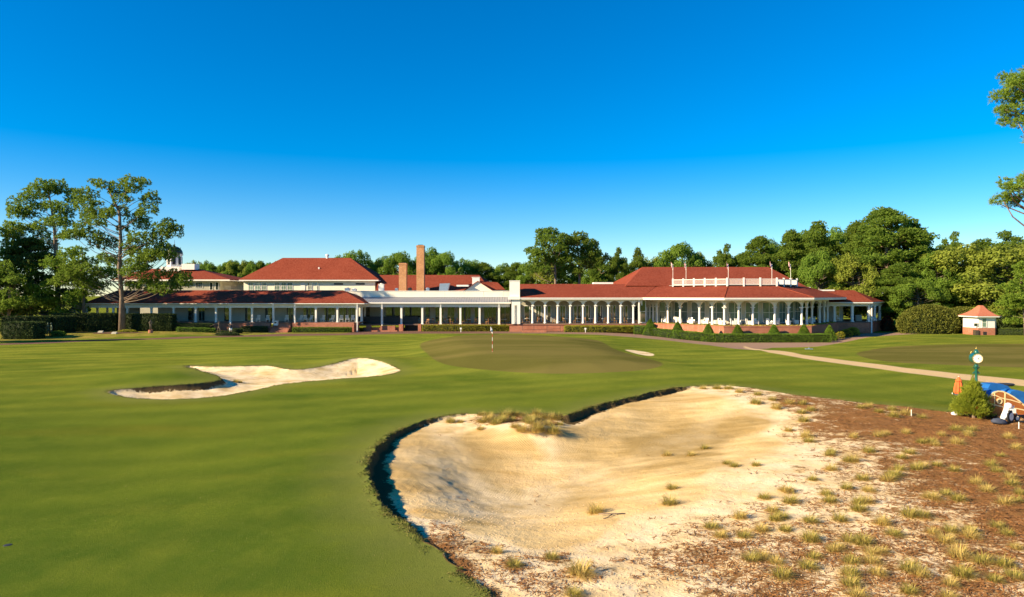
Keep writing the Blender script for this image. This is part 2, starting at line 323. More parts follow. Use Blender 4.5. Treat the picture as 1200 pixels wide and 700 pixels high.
# ---- terrain shader
def terrain_mat():
    t=NT('terrain_surface'); p=t.pos(); flat=t.mapv(p,(1,1,.3))
    n1=t.noise(flat,.09,5,.6); n2=t.noise(flat,.6,5,.6); n3=t.noise(flat,5,4,.7); n4=t.noise(flat,30,3,.7); n5=t.noise(flat,110,2,.7)
    # turf
    g=t.mix(t.mr(n1,.35,.65),(.056,.110,.010),(.168,.212,.018))
    g=t.mix(t.m2('MULTIPLY',t.mr(n2,.42,.68),.65),g,(.20,.23,.024))
    xyz=t.sep(p)
    far=t.mr(xyz[1],20,70,0,1,True); g=t.mix(t.m2('MULTIPLY',t.m2('MULTIPLY',far,.85),t.mr(t.noise(t.mapv(flat,(.6,1,1)),.16,4,.6),.34,.58)),g,(.33,.335,.04))
    st=t.n('ShaderNodeTexWave',{'Vector':t.mapv(p,(1,1,0),(0,0,R(67))),'Scale':.085,'Distortion':1.6,'Detail':2,'Detail Scale':.6}).outputs[1]
    g=t.mix(t.m2('MULTIPLY',st,.3),g,(.03,.075,.008))
    rings=t.n('ShaderNodeTexWave',{'Vector':t.mapv(p,(1,1,0),(0,0,R(12))),'Scale':.5,'Distortion':5,'Detail':2,'Detail Scale':.25}).outputs[1]
    g=t.mix(t.m2('MULTIPLY',rings,.14),g,(.14,.16,.02))
    wor=t.noise(t.mapv(p,(.22,1,.3),(0,0,R(20))),.28,4,.55)
    g=t.mix(t.m2('MULTIPLY',t.mr(wor,.55,.75),.45),g,(.23,.185,.018))
    g=t.mix(t.m2('MULTIPLY',t.mr(n4,.40,.60),.7),g,(.04,.075,.007))
    g=t.mix(t.m2('MULTIPLY',t.mr(n5,.48,.66),.6),g,(.24,.29,.06))
    sdM=t.attr('sdM'); sdS=t.attr('sdS'); straw=t.attr('straw'); damp=t.attr('damp')
    ed=t.m2('MULTIPLY',t.m2('SUBTRACT',n3,.5),.5)
    ed2=t.m2('MULTIPLY',t.m2('SUBTRACT',n2,.5),2.5); fr=t.mr(t.m2('ADD',sdM,t.m2('ADD',ed,ed2)),.05,2.6,1,0); frS=t.mr(t.m2('ADD',sdS,t.m2('ADD',ed,ed2)),.0,2.2,1,0)
    g=t.mix(t.m2('MULTIPLY',t.m2('MAXIMUM',fr,frS),.65),g,t.mix(t.mr(n4,.35,.65),(.11,.13,.03),(.27,.27,.07)))
    # greens
    gc=t.mix(t.mr(t.noise(t.mapv(p,(.3,1,.3)),.14,4,.5),.4,.6),(.118,.112,.026),(.175,.150,.042))
    gc=t.mix(t.m2('MULTIPLY',t.mr(n3,.4,.7),.15),gc,(.2,.19,.05))
    sdG=t.attr('sdG'); g=t.mix(t.mr(sdG,-.15,.15,1,0),g,gc)
    coll=t.m2('SUBTRACT',t.mr(sdG,-.1,.8,0,1),t.mr(sdG,.8,2.6,0,1)); g=t.mix(t.m2('MULTIPLY',coll,.30),g,(.17,.19,.03))
    # lawn by the building: patchy and yellow
    sdL=t.attr('sdL'); g=t.mix(t.mr(sdL,-.2,.2,1,0),g,t.mix(t.mr(n2,.35,.65),(.16,.17,.025),(.30,.24,.06)))
    # hard paths
    rd=t.mix(t.mr(xyz[0],-10,25),t.mix(n3,(.12,.07,.055),(.24,.14,.10)),t.mix(n3,(.24,.155,.11),(.38,.26,.18))); g=t.mix(t.mr(t.attr('sdR'),-.1,.1,1,0),g,rd)
    pa=t.mix(n3,(.52,.37,.19),(.68,.50,.27)); g=t.mix(t.mr(t.m2('ADD',t.attr('sdP'),t.m2('MULTIPLY',ed,.8)),-.2,.2,1,0),g,pa)
    # sand
    s=t.mix(t.mr(t.noise(t.mapv(p,(.5,1.3,1),(0,0,R(15))),.55,5,.6),.35,.65),(.58,.385,.145),(.80,.59,.28))
    dn=t.m2('ADD',damp,t.m2('MULTIPLY',t.m2('SUBTRACT',t.noise(t.mapv(p,(.4,1.4,1),(0,0,R(-20))),1.1,5,.6),.5),1.0))
    s=t.mix(t.mr(dn,.3,.85,0,.9),s,(.36,.245,.085))
    s=t.mix(t.m2('MULTIPLY',t.mr(n4,.45,.8),.3),s,(.38,.27,.15))
    whit=t.m2('MULTIPLY',t.mr(straw,.12,.3),t.mr(n2,.3,.6)); s=t.mix(whit,s,(.84,.68,.42))
    # pine straw and litter
    a1=t.noise(t.mapv(p,(1,1.1,.3),(0,0,R(25))),1.0,6,.68); a2=t.noise(t.mapv(p,(2.0,3.2,.5),(0,0,R(-12))),2.2,5,.75); a3=t.noise(t.mapv(p,(1.2,2,1)),14,4,.75)
    sv=t.m2('ADD',t.m2('ADD',t.m2('MULTIPLY',a1,.48),t.m2('MULTIPLY',a2,.32)),t.m2('MULTIPLY',a3,.20))
    th=t.m2('SUBTRACT',.63,t.m2('MULTIPLY',t.m2('POWER',straw,1.7),.265)); sf=t.mr(t.m2('SUBTRACT',sv,th),-.012,.045,0,1)
    sf=t.m2('MULTIPLY',sf,t.mr(straw,.02,.12))
    sc=t.mix(t.mr(a3,.35,.65),(.12,.055,.022),(.32,.16,.065)); sc=t.mix(t.mr(n2,.35,.68),sc,t.mix(a2,(.25,.11,.036),(.37,.175,.06)))
    sc=t.mix(t.m2('MULTIPLY',t.mr(n5,.52,.72),.5),sc,(.50,.30,.12))
    sc=t.mix(t.m2('MULTIPLY',t.mr(a1,.52,.68),.35),sc,(.15,.12,.04))
    s=t.mix(sf,s,sc)
    # bare earth on the steep lips, then a band of earth and painted shade below
    nz=t.sep(t.nrm())[2]; steep=t.mr(t.m2('ADD',nz,t.m2('MULTIPLY',t.m2('SUBTRACT',n3,.5),.3)),.62,.86,1,0)
    s=t.mix(t.m2('MULTIPLY',steep,t.mr(t.m2('MINIMUM',t.m2('ABSOLUTE',sdM),t.m2('ABSOLUTE',sdS)),.25,.6,1,0)),s,t.mix(n4,(.06,.045,.02),(.16,.12,.055)))
    lipw=t.attr('lipw'); band=t.mr(t.m2('ADD',t.m2('ADD',t.m2('MINIMUM',sdM,sdS),t.m2('MULTIPLY',t.m2('MULTIPLY',lipw,lipw),4.8)),t.m2('MULTIPLY',t.m2('SUBTRACT',n3,.5),.9)),-.10,.02,0,1)  # dark band: lip shadow deepened in the sand colour, mixed with earth and debris
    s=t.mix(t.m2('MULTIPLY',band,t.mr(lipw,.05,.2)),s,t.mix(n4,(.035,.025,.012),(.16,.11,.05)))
    inside=t.m2('MAXIMUM',t.mr(sdM,-.04,.04,1,0),t.mr(t.m2('MINIMUM',sdS,t.attr('sdW')),-.08,.08,1,0))
    c=t.mix(inside,g,s)
    # bumps: rake lines in the sand, fine turf
    rk=t.n('ShaderNodeTexWave',{'Vector':t.mapv(p,(1,1,0),(0,0,R(-38))),'Scale':3.2,'Distortion':5.5,'Detail':2.5,'Detail Scale':.35}).outputs[1]
    sb=t.m2('ADD',t.m2('MULTIPLY',t.m2('MULTIPLY',rk,t.mr(dn,.2,.8,0,1)),.5),t.m2('ADD',t.m2('MULTIPLY',n3,1.2),t.m2('MULTIPLY',n4,.35)))
    sb=t.m2('ADD',sb,t.m2('MULTIPLY',sf,t.m2('MULTIPLY',a3,.9)))
    tb=t.m2('ADD',t.m2('MULTIPLY',n4,.75),t.m2('ADD',t.m2('MULTIPLY',n5,.5),t.m2('ADD',t.m2('MULTIPLY',n2,.6),t.m2('MULTIPLY',n3,.5))))
    hgt=t.n('ShaderNodeMix',{0:inside,2:tb,3:sb}).outputs[0]
    t2=t.bump(hgt,.55,.07)
    return t.done(t.bsdf(c,.95,t2,.0))
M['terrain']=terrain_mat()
def build_terrain():
    ts=np.concatenate([[-12,-7,-4,-2.6,-1.9,-1.5,-1.25,-1.1,-1.0,-.92,-.87],np.arange(-.83,.8301,.0019),[.87,.92,1.0,1.1,1.25,1.5,1.9,2.6,4,7,12]])
    vv=np.concatenate([np.arange(380,440,.55),np.arange(440,470,.35),np.arange(470,760,.85)])
    ys=5120.0/(vv-346)
    ys=np.concatenate([[4000,2500,1500,900,600,420,300,240,200,180,165,157],ys,[11.8,11,10,9,8,6.5,5,3.5,2,1]])[::-1]
    ys=np.unique(ys)
    T,Yg=np.meshgrid(ts,ys); x=(T*Yg).ravel(); y=Yg.ravel()
    h,sdM,sdS=height(x,y,True)
    sdG=np.minimum(sdist(x,y,PLG),sdist(x,y,PLG2)); sdW=sdist(x,y,PLW); sdP=sdist(x,y,PATH); sdR=sdist(x,y,ROAD)
    LAWN=poly([(-200,400.5),(0,400.5),(60,398.5),(130,395.8),(250,392.8),(330,390.9),(423,390.6),(420,389.2),(330,388.6),(100,387.2),(-200,388)])
    sdL=sdist(x,y,LAWN)
    straw=idw(STRAW,x,y,3.2); damp=idw(DAMP,x,y,3)
    straw=np.where(y<11,.6,straw); damp=np.where(sdS<1,.55,damp)
    V=np.stack([x,y,h],1); nr,nc=Yg.shape
    i=np.arange(nr-1)[:,None]*nc+np.arange(nc-1)[None,:]; i=i.ravel()
    F=np.stack([i,i+1,i+nc+1,i+nc],1)
    # analytic-ish normals shared by every zone mesh
    e1=V[F[:,1]]-V[F[:,0]]; e2=V[F[:,3]]-V[F[:,0]]; fn=np.cross(e1,e2); 
    vnrm=np.zeros_like(V)
    for k in range(4): np.add.at(vnrm,F[:,k],fn)
    vnrm/=np.linalg.norm(vnrm,axis=1,keepdims=True)+1e-12
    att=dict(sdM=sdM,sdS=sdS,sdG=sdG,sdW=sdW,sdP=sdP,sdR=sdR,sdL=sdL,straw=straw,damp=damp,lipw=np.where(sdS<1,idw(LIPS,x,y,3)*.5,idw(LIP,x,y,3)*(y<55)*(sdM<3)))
    fc={k:a[F].mean(1) for k,a in att.items()}
    zone=np.zeros(len(F),int)
    zone[fc['sdL']<0]=8
    zone[fc['sdG']<0]=3; fx=V[F][:,:,0].mean(1); zone[(zone==3)&(fx>25)]=9
    zone[fc['sdR']<0]=4; zone[fc['sdP']<0]=5
    m=fc['sdM']<0; zone[m]=1; zone[m&(fc['straw']>.16)]=2
    zone[fc['sdS']<0]=6; zone[fc['sdW']<0]=7
    names={0:'fairway',1:'sand_bunker',2:'sandy_waste_area',3:'putting_green',4:'paved_path',5:'sand_path',6:'sand_bunker',7:'sand_bunker',8:'lawn',9:'putting_green'}
    labs={0:'mown green fairway turf round the bunkers and greens',1:'big raked sand bunker with a ragged turf lip in the foreground',2:'sandy waste ground with brown pine straw at the lower right',3:'olive brown putting green with the flagstick',4:'brown paved path along the front of the clubhouse',5:'narrow pale sand path crossing the grass at the right',6:'long curved sand bunker left of the putting green',7:'small pale bunker at the right of the putting green',8:'patchy yellow lawn strip in front of the left hedge',9:'olive putting green at the far right beyond the sand path'}
    for z,nm in names.items():
        f=F[zone==z]
        if not len(f): continue
        us,inv=np.unique(f,return_inverse=True); f2=inv.reshape(f.shape)
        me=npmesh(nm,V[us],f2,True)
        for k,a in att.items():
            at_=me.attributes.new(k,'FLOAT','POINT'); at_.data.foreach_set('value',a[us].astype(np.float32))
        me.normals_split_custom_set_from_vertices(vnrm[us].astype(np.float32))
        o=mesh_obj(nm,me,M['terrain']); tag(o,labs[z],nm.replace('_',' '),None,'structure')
    # ground behind the viewpoint
    b=MB(); b.add([(-4000,-4000,0),(4000,-4000,0),(4000,1,0),(-4000,1,0)],[(0,1,2,3)])
    me=b.mesh('ground'); 
    for k in att:
        a=me.attributes.new(k,'FLOAT','POINT'); a.data.foreach_set('value',np.full(4,9.0 if k.startswith('sd') else 0,np.float32))
    tag(mesh_obj('ground',me,M['terrain']),'grass ground behind the viewpoint','ground',None,'structure')
build_terrain()
# ---- rough grass, litter: uncountable stuff
def bladeV(p,d,L,w,side,bend):
    """tapered curved blades: p,d (n,3) L,w (n,)"""
    L=L[:,None]; w=w[:,None]
    a=p-side*w; b=p+side*w; m=p+d*L*.55; m1=m-side*w*.6; m2=m+side*w*.6
    tip=p+d*L+bend*L
    V=np.stack([a,b,m2,m1,tip-side*w*.12,tip+side*w*.12],1).reshape(-1,3)
    k=np.arange(len(p))[:,None]*6
    F=np.concatenate([k+np.array([[0,1,2,3]]),k+np.array([[3,2,5,4]])]); return V,F
def rnd_dirs(n,zmin=-1,rng=RNG):
    z=rng.uniform(zmin,1,n); a=rng.uniform(0,2*PI,n); r=np.sqrt(1-z*z); return np.stack([r*np.cos(a),r*np.sin(a),z],1)
def rough_grass():
    pts=[]
    for pl,lw,n0 in ((PLM[:len(M_EDGE)],None,70000),(PLS,None,34000)):
        closed=pl is PLS; seg=[(pl[i],pl[(i+1)%len(pl)]) for i in range(len(pl)-(0 if closed else 1))]
        Ls=np.array([math.hypot(*(b-a)) for a,b in seg]); 
        k=RNG.choice(len(seg),n0,p=Ls/Ls.sum()); t=RNG.uniform(0,1,n0)
        A=np.array([s[0] for s in seg])[k]; B=np.array([s[1] for s in seg])[k]
        q=A+(B-A)*t[:,None]+RNG.normal(0,.28 if not closed else .3,(n0,2)); pts.append(q)
    q=np.concatenate(pts); h,sdM,sdS=height(q[:,0],q[:,1],True)
    sd=np.minimum(np.abs(sdM),np.abs(sdS)); sgn=np.where(np.abs(sdM)<np.abs(sdS),sdM,sdS)
    keep=(sgn>-.10)&(sgn<.42)&(RNG.uniform(0,1,len(q))<np.exp(-np.abs(sgn)/.18)); keep&=(vn(q[:,0]*1.3,q[:,1]*1.3,5)*.6+vn(q[:,0]*4,q[:,1]*4,6)*.4>.44)
    q=q[keep]; h=h[keep]; n=len(q)
    p=np.stack([q[:,0],q[:,1],h-.01],1); d=rnd_dirs(n,.25); side=np.cross(d,rnd_dirs(n)); side/=np.linalg.norm(side,axis=1,keepdims=True)+1e-9
    L=RNG.uniform(.04,.13,n); bend=rnd_dirs(n)*.3; bend[:,2]-=.15
    V,F=bladeV(p,d,L,RNG.uniform(.006,.013,n),side,bend)
    t=NT('rough_blades'); pp=t.pos(); c=t.mix(t.mr(t.noise(pp,3,3,.6),.35,.65),(.07,.10,.015),(.20,.17,.05)); 
    o=mesh_obj('rough_grass',npmesh('rough_grass',V,F),t.done(t.bsdf(c,.7,None,.15))); tag(o,'short shaggy rough grass fringing the bunker lips','grass',None,'stuff')
rough_grass()
def litter():
    n=85000; t_=RNG.uniform(-.12,.82,n); v=RNG.uniform(455,760,n); y=5120/(v-346); x=t_*y
    h,sdM,sdS=height(x,y,True); st=idw(STRAW,x,y,3.2)
    cl=vn(x*1.2,y*1.6,44)*.5+vn(x*3.1,y*4,45)*.5
    keep=(sdM<-.15)&(RNG.uniform(0,1,n)<S(st*1.25+cl-.95,0,.5)*.9)&(st>.1)
    x,y,h=x[keep],y[keep],h[keep]; n=len(x)
    a=RNG.uniform(0,2*PI,n); L=RNG.uniform(.03,.10,n)*(.7+y/40); d=np.stack([np.cos(a),np.sin(a),RNG.uniform(-.1,.3,n)],1); w=RNG.uniform(.004,.010,n)*(.7+y/40)
    side=np.stack([-np.sin(a),np.cos(a),RNG.uniform(-.5,.5,n)],1)
    p=np.stack([x,y,h+RNG.uniform(.004,.03,n)],1)
    V=np.stack([p-d*L[:,None]-side*w[:,None],p+d*L[:,None]-side*w[:,None],p+d*L[:,None]+side*w[:,None],p-d*L[:,None]+side*w[:,None]],1).reshape(-1,3)
    F=np.arange(4*n).reshape(-1,4)
    t=NT('straw_litter'); pp=t.pos(); c=t.mix(t.mr(t.noise(pp,9,3,.7),.3,.7),(.12,.05,.015),(.42,.20,.065))
    o=mesh_obj('pine_straw',npmesh('pine_straw',V,F),t.done(t.bsdf(c,.8,None,.15))); tag(o,'fallen brown pine straw and twigs scattered over the sand','pine straw',None,'stuff')
    # pebbles and clods
    n=9000; t_=RNG.uniform(-.2,.6,n); v=RNG.uniform(560,760,n); y=5120/(v-346); x=t_*y
    h,sdM,sdS=height(x,y,True); st=idw(STRAW,x,y,3.2); keep=(sdM<-.2)&(st>.06)&(RNG.uniform(0,1,n)<.7); x,y,h=x[keep],y[keep],h[keep]; n=len(x)
    r=RNG.uniform(.008,.03,n)**1.0; base=np.array([(1,0,0),(0,1,0),(-1,0,0),(0,-1,0),(0,0,.8),(0,0,-.5)])
    V=(base[None]*r[:,None,None]*RNG.uniform(.6,1.3,(n,6,1))+np.stack([x,y,h+.004],1)[:,None,:]).reshape(-1,3)
    k=np.arange(n)[:,None,None]*6; f=np.array([(0,1,4),(1,2,4),(2,3,4),(3,0,4),(1,0,5),(2,1,5),(3,2,5),(0,3,5)])[None]
    F=(k+f).reshape(-1,3); o=mesh_obj('pebbles',npmesh('pebbles',V,F),simple('sand_clods',(.5,.38,.24),.9,.4,8)); tag(o,'small clods and pebbles strewn over the bare sand','pebbles',None,'stuff')
litter()
def turf_bits():
    n=2600; t_=RNG.uniform(-.8,.1,n); v=RNG.uniform(470,720,n); y=5120/(v-346); x=t_*y; h,sdM,sdS=height(x,y,True); k=(sdM>.4)&(sdS>.4); x,y,h=x[k],y[k],h[k]; n=len(x)
    a=RNG.uniform(0,2*PI,n); L=RNG.uniform(.008,.022,n)*(y/22); d=np.stack([np.cos(a),np.sin(a),RNG.uniform(.2,.6,n)],1); sd_=np.stack([-np.sin(a),np.cos(a),np.zeros(n)],1); p=np.stack([x,y,h+.004],1)
    V=np.stack([p-sd_*L[:,None]*.5,p+sd_*L[:,None]*.5,p+d*L[:,None]+sd_*L[:,None]*.4,p+d*L[:,None]-sd_*L[:,None]*.4],1).reshape(-1,3)
    t=NT('turf_clippings'); c=t.mix(t.mr(t.noise(t.pos(),7,2,.6),.4,.6),(.30,.24,.08),(.16,.20,.04)); o=mesh_obj('clippings',npmesh('clippings',V,np.arange(4*n).reshape(-1,4)),t.done(t.bsdf(c,.8,None,.1))); tag(o,'tiny dry leaves and clippings lying on the mown turf','clippings',None,'stuff')
turf_bits()
# ---- wiregrass tufts
def tuft_mesh(name,seed,green):
    r=np.random.default_rng(seed); n=420
    a=r.uniform(0,2*PI,n); rad=np.sqrt(r.uniform(0,1,n))*.15; p=np.stack([rad*np.cos(a),rad*np.sin(a),np.full(n,-.02)],1)
    tilt=r.uniform(.1,1.35,n); a2=a+r.normal(0,.5,n); d=np.stack([np.sin(tilt)*np.cos(a2),np.sin(tilt)*np.sin(a2),np.cos(tilt)],1)
    side=np.stack([-np.sin(a2),np.cos(a2),np.zeros(n)],1); L=r.uniform(.14,.34,n)*(1-.15*tilt)
    bend=np.stack([np.cos(a2)*.25,np.sin(a2)*.25,-.30*tilt],1); V,F=bladeV(p,d,L,r.uniform(.004,.008,n),side,bend)
    me=npmesh(name,V,F)
    g=me.attributes.new('dry','FLOAT','POINT'); g.data.foreach_set('value',np.repeat((r.uniform(0,1,n)*.7+tilt*.5+(0 if green else .35)),6).astype(np.float32)); return me
def tuft_mat():
    t=NT('wiregrass_blades'); c=t.mix(t.mr(t.attr('dry'),.35,1.0),(.26,.25,.03),(.66,.49,.15))
    z=t.noise(t.pos(),20,2,.5); c=t.mix(t.m2('MULTIPLY',z,.3),c,(.5,.38,.15))
    a=t.bsdf(c,.6,None,.2); tr=t.n('ShaderNodeBsdfTranslucent',{0:c}).outputs[0]; return t.done(t.n('ShaderNodeMixShader',{0:.3,1:a,2:tr}).outputs[0])
M['tuft']=tuft_mat()
TM=[tuft_mesh('wiregrass_tuft',s,g) for s,g in ((1,1),(2,1),(3,0),(4,1),(5,0))]
for me in TM: me.materials.append(M['tuft'])
TUFTS=[(860,544),(886,543),(974,548),(974,528),(1000,538),(1018,527),(948,515),(924,502),(886,472),(910,478),(950,480),(942,493),(1018,476),(1030,482),(1000,510),(1056,534),(1054,548),(1040,560),(992,570),(1018,573),(968,577),(972,585),(1016,586),(1006,595),(922,573),(926,586),(896,581),(905,596),(908,607),(867,604),(834,616),(872,626),(844,626),(920,619),(892,619),(950,609),(984,607),(951,628),(880,654),(909,657),(947,663),(954,651),(983,640),(1010,635),(1034,611),(1047,624),(1066,602),(1088,580),(1108,577),(1082,545),(1098,543),(1118,549),(1096,519),(1080,516),(1122,517),(1134,505),(1080,489),(1144,564),(1168,550),(1182,510),(1196,576),(1114,620),(1108,632),(1136,620),(1124,650),(1152,657),(1128,672),(1080,672),(1066,666),(1028,670),(996,671),(996,683),(1004,696),(1066,692),(1112,698),(998,657),(826,523),(810,531),(852,541),(698,598),(788,570),(785,588),(582,645),(602,661),(680,670),(672,695),(646,652),(782,531),(586,494),(612,502),(648,504),(612,486),(630,488),(632,502),(540,494),(528,494),(620,494),(640,496),(600,492),(576,490),(656,497),(854,455),(824,455),(840,455),(866,459),(888,462),(905,468),(925,472),(940,473),(1062,485),(1045,480),(276,447),(281,447.5),(1176,660),(1190,640)]
BIG={(680,670):1.35,(1152,657):1.4,(1124,650):1.2,(1066,602):1.35,(1028,670):1.2,(1128,672):1.3,(1108,632):1.4,(612,502):1.5,(648,504):1.5,(586,494):1.6,(632,502):1.3,(698,598):1.1}
for _k in range(26): _a=(random.uniform(558,664),random.uniform(484,503)); TUFTS.append(_a); BIG[_a]=random.uniform(.8,1.45)
for _k in range(62):
    _u=random.uniform(862,1195); _v=random.choice([random.uniform(472,520),random.uniform(500,560),random.uniform(560,690),random.uniform(560,690)])
    if _v>459+(_u-860)*.075+6 and (_u>935 or _v>600): TUFTS.append((_u,_v))
def tufts():
    for i,(u,v) in enumerate(TUFTS):
        p=proj(u,v+(3 if v>500 else 1)); k=i%5
        if 560<u<670 and v<510:
            lab='shaggy wiregrass tuft on the grassy nose between the two raked sand faces'; grp='wiregrass on the bunker nose'
        elif (u,v)==(680,670): lab='largest wiregrass tuft at the bottom of the picture, left of the straw litter'; grp='wiregrass on the waste area'
        elif (u,v)==(698,598): lab='lone wiregrass tuft with a forked stick at the edge of the raked sand'; grp='wiregrass on the waste area'
        elif u<300: lab='small dry grass tuft in the middle of the far left bunker'; grp='wiregrass in the far bunker'
        elif v<476 and u>820: lab='wiregrass tuft along the top edge of the waste area by the fairway'; grp='wiregrass along the fairway edge'
        elif u<560 and v<510: lab='thin wiregrass tuft on the upper left lip of the big bunker'; grp='wiregrass on the bunker lip'
        elif u<700: lab='yellow wiregrass tuft on the straw below the big bunker'; grp='wiregrass below the bunker'
        elif u>1060 and v<570: lab='wiregrass tuft on the solid brown pine straw near the juniper'; grp='wiregrass on brown straw'
        elif v>=640: lab='wiregrass tuft in the straw litter at the lower right of the picture'; grp='wiregrass in the lower litter'
        else: lab='wiregrass tuft on mixed sand and straw right of the big bunker'; grp='wiregrass on the waste area middle'
        s=BIG.get((u,v),1)*random.uniform(.8,1.15)*(1.45 if v<500 and u>820 else (1.2 if v<530 else (1.05 if v<600 else .95)))
        o=mesh_obj('wiregrass_tuft',TM[k],None,None,p); o.scale=(s,s,s*random.uniform(.8,1.1)); o.rotation_euler=(0,0,random.uniform(0,6.28))
        tag(o,lab,'grass tuft',grp)
tufts()
# ------------------------------------------------------------------ foliage
def leafquads(p,d,L,w,rng):
    n=len(p); r=rnd_dirs(n,-1,rng); s=np.cross(d,r); s/=np.linalg.norm(s,axis=1,keepdims=True)+1e-9
    L=L[:,None]; w=w[:,None]
    V=np.stack([p,p+d*L*.5+s*w,p+d*L,p+d*L*.5-s*w],1).reshape(-1,3); return V
def outn(c,V,d4,rng,k=.9):
    N=(V-np.array(c)[None]); N/=np.linalg.norm(N,axis=1,keepdims=True)+1e-6; J=np.repeat(rng.normal(0,.7,(len(V)//4,3)),4,0); N=N*.7+J+np.array([0,0,.3]); return N/(np.linalg.norm(N,axis=1,keepdims=True)+1e-9)
def needles(clumps,rng,per=34,nn=7,L=.32,w=.05,flat=.6):
    out=[];NN=[]
    for c,r in clumps:
        m=max(6,int(per*r*r)); dd=rnd_dirs(m,-.75,rng); rr=r*(.45+.55*rng.uniform(0,1,m)**.6)*(1+.25*np.sin(dd[:,0]*5+dd[:,1]*4+c[0]))
        tp=np.array(c)[None]+dd*rr[:,None]*np.array([1,1,flat])
        ax=dd*.6+np.array([0,0,.5])+rng.normal(0,.35,(m,3)); 
        tp=np.repeat(tp,nn,0); ax=np.repeat(ax,nn,0)+rng.normal(0,.55,(m*nn,3)); ax/=np.linalg.norm(ax,axis=1,keepdims=True)+1e-9
        q=leafquads(tp,ax,rng.uniform(.6,1.2,m*nn)*L,np.full(m*nn,w),rng); out.append(q)
    return np.concatenate(out)
def broad(clumps,rng,per=120,L=.3,w=.13,flat=.8):
    out=[];NN=[]
    for c,r in clumps:
        m=int(per*r*r); dd=rnd_dirs(m,-.8,rng); rr=r*(.55+.45*rng.uniform(0,1,m)**.5)*(1+.2*np.sin(dd[:,0]*6+c[1])*np.cos(dd[:,1]*5+c[0]))
        tp=np.array(c)[None]+dd*rr[:,None]*np.array([1,1,flat])
        nm=dd+rng.normal(0,.42,(m,3))+np.array([0,0,.15]); ax=np.cross(nm,rng.normal(0,1,(m,3))); ax/=np.linalg.norm(ax,axis=1,keepdims=True)+1e-9; sx=np.cross(nm,ax); sx/=np.linalg.norm(sx,axis=1,keepdims=True)+1e-9
        LL=(rng.uniform(.6,1.2,m)*L)[:,None]; WW=(rng.uniform(.7,1.2,m)*w)[:,None]; out.append(np.stack([tp-ax*LL*.5,tp+sx*WW,tp+ax*LL*.5,tp-sx*WW],1).reshape(-1,3))
    return np.concatenate(out)
def qmesh(name,V,N=None):
    if isinstance(V,tuple): V,N=V
    me=npmesh(name,V,np.arange(len(V)).reshape(-1,4),N is not None)
    if N is not None: me.normals_split_custom_set_from_vertices(N.astype(np.float32))
    return me
def lerp(a,b,t): return Vector(a)*(1-t)+Vector(b)*t
def limb(mb,a,b,r0,r1,rng,sag=.12,n=5):
    a=Vector(a);b=Vector(b); L=(b-a).length; pts=[];rs=[]
    k=Vector(rng.normal(0,.07*L,3)); 
    for i in range(n):
        t=i/(n-1); p=a.lerp(b,t)+k*math.sin(PI*t)+Vector((0,0,-sag*L*math.sin(PI*t)))
        pts.append(p); rs.append(r0*(1-t)+r1*t)
    mb.tube(pts,rs,6)
def trunk_at(path,z):
    for a,b in zip(path[:-1],path[1:]):
        if a[2]<=z<=b[2]: return Vector(a).lerp(Vector(b),(z-a[2])/(b[2]-a[2]+1e-6))
    return Vector(path[-1])
def tree_from(name,path,radii,clumps,mat,bark,label,group,seed,kind='pine',per=34,L=.32,w=.05,flat=.6,limb_r=.09,drop=.45,loc=None,nn=7):
    """path: trunk points local; clumps: (local centre, radius)"""
    rng=np.random.default_rng(seed)
    root=empty(name,loc,label,'tree',group)
    mb=MB(); mb.tube([Vector(p) for p in path],radii,10)
    zt=path[-1][2]; z0=path[0][2]+.2*zt
    for c,r in clumps:
        c=Vector(c); ax=trunk_at(path,min(c.z,zt)); dist=(Vector((c.x,c.y))-Vector((ax.x,ax.y))).length
        zs=max(z0,min(zt*.985,c.z-dist*drop-.3)); s=trunk_at(path,zs)
        if (c-s).length>.6: limb(mb,s,c,limb_r*min(1.2,.5+dist*.15),.02,rng,.03)
    tm=mb.mesh('trunk',(0,0,0),True); mesh_obj('trunk',tm,bark,root,(0,0,0))
    V=needles(clumps,rng,per,nn,L,w,flat) if kind=='pine' else broad(clumps,rng,per,L,w,flat)
    mesh_obj('crown',qmesh('crown',V),mat,root,(0,0,0))
    return root
def copy_tree(o,label=None,group=None):
    c=o.copy(); COL.objects.link(c)
    for ch in o.children:
        d=ch.copy(); COL.objects.link(d); d.parent=c
        for g in ch.children: e=g.copy(); COL.objects.link(e); e.parent=d
    if label: c['label']=label
    if group: c['group']=group
    return c
def traced_pine(name,o,sc,trunk,clumps,Y,label,group,seed,mat='pine',depth=.8,rad=1.72,r0=.42,per=80,L=.36,w=.06,base=None,extra=2,zb=None):
    """silhouette points measured on the tree, spread through a crown with real depth"""
    rng=np.random.default_rng(seed)
    W=lambda a,b:(X(o[0]+a/sc,Y),Z(o[1]+b/sc,Y))
    bx,bz=W(*trunk[0]); zg=hz(bx,Y) if zb is None else zb
    path=[(W(*q)[0]-bx,rng.normal(0,.15) if i else 0,(W(*q)[1] if i else zg)-zg) for i,q in enumerate(trunk)]
    n=len(path); radii=[r0*(1-.75*i/(n-1)) for i in range(n)]; radii[0]*=1.35
    cl=[]
    for q in clumps:
        x,z=W(*q[:2]); r=(q[2] if len(q)>2 else rad)
        ax=trunk_at(path,min(z-zg,path[-1][2])); off=abs(x-bx-ax.x); halfd=max(1.2,depth*(5.5-off*.4))
        cl.append(((x-bx,rng.uniform(-halfd,halfd),z-zg),r*rng.uniform(.8,1.15)))
        for k in range(extra):
            if rng.uniform()<.6:
                a=rng.uniform(0,2*PI); cl.append(((x-bx+math.cos(a)*r*.9,rng.uniform(-halfd,halfd),z-zg+math.sin(a)*r*.6),r*rng.uniform(.45,.75)))
    return tree_from(name,path,radii,cl,M[mat],M['bark'],label,group,seed,'pine',per,L,w,.6,.06,.5,(bx,Y,zg))
O1=(0,190); S1=3.043
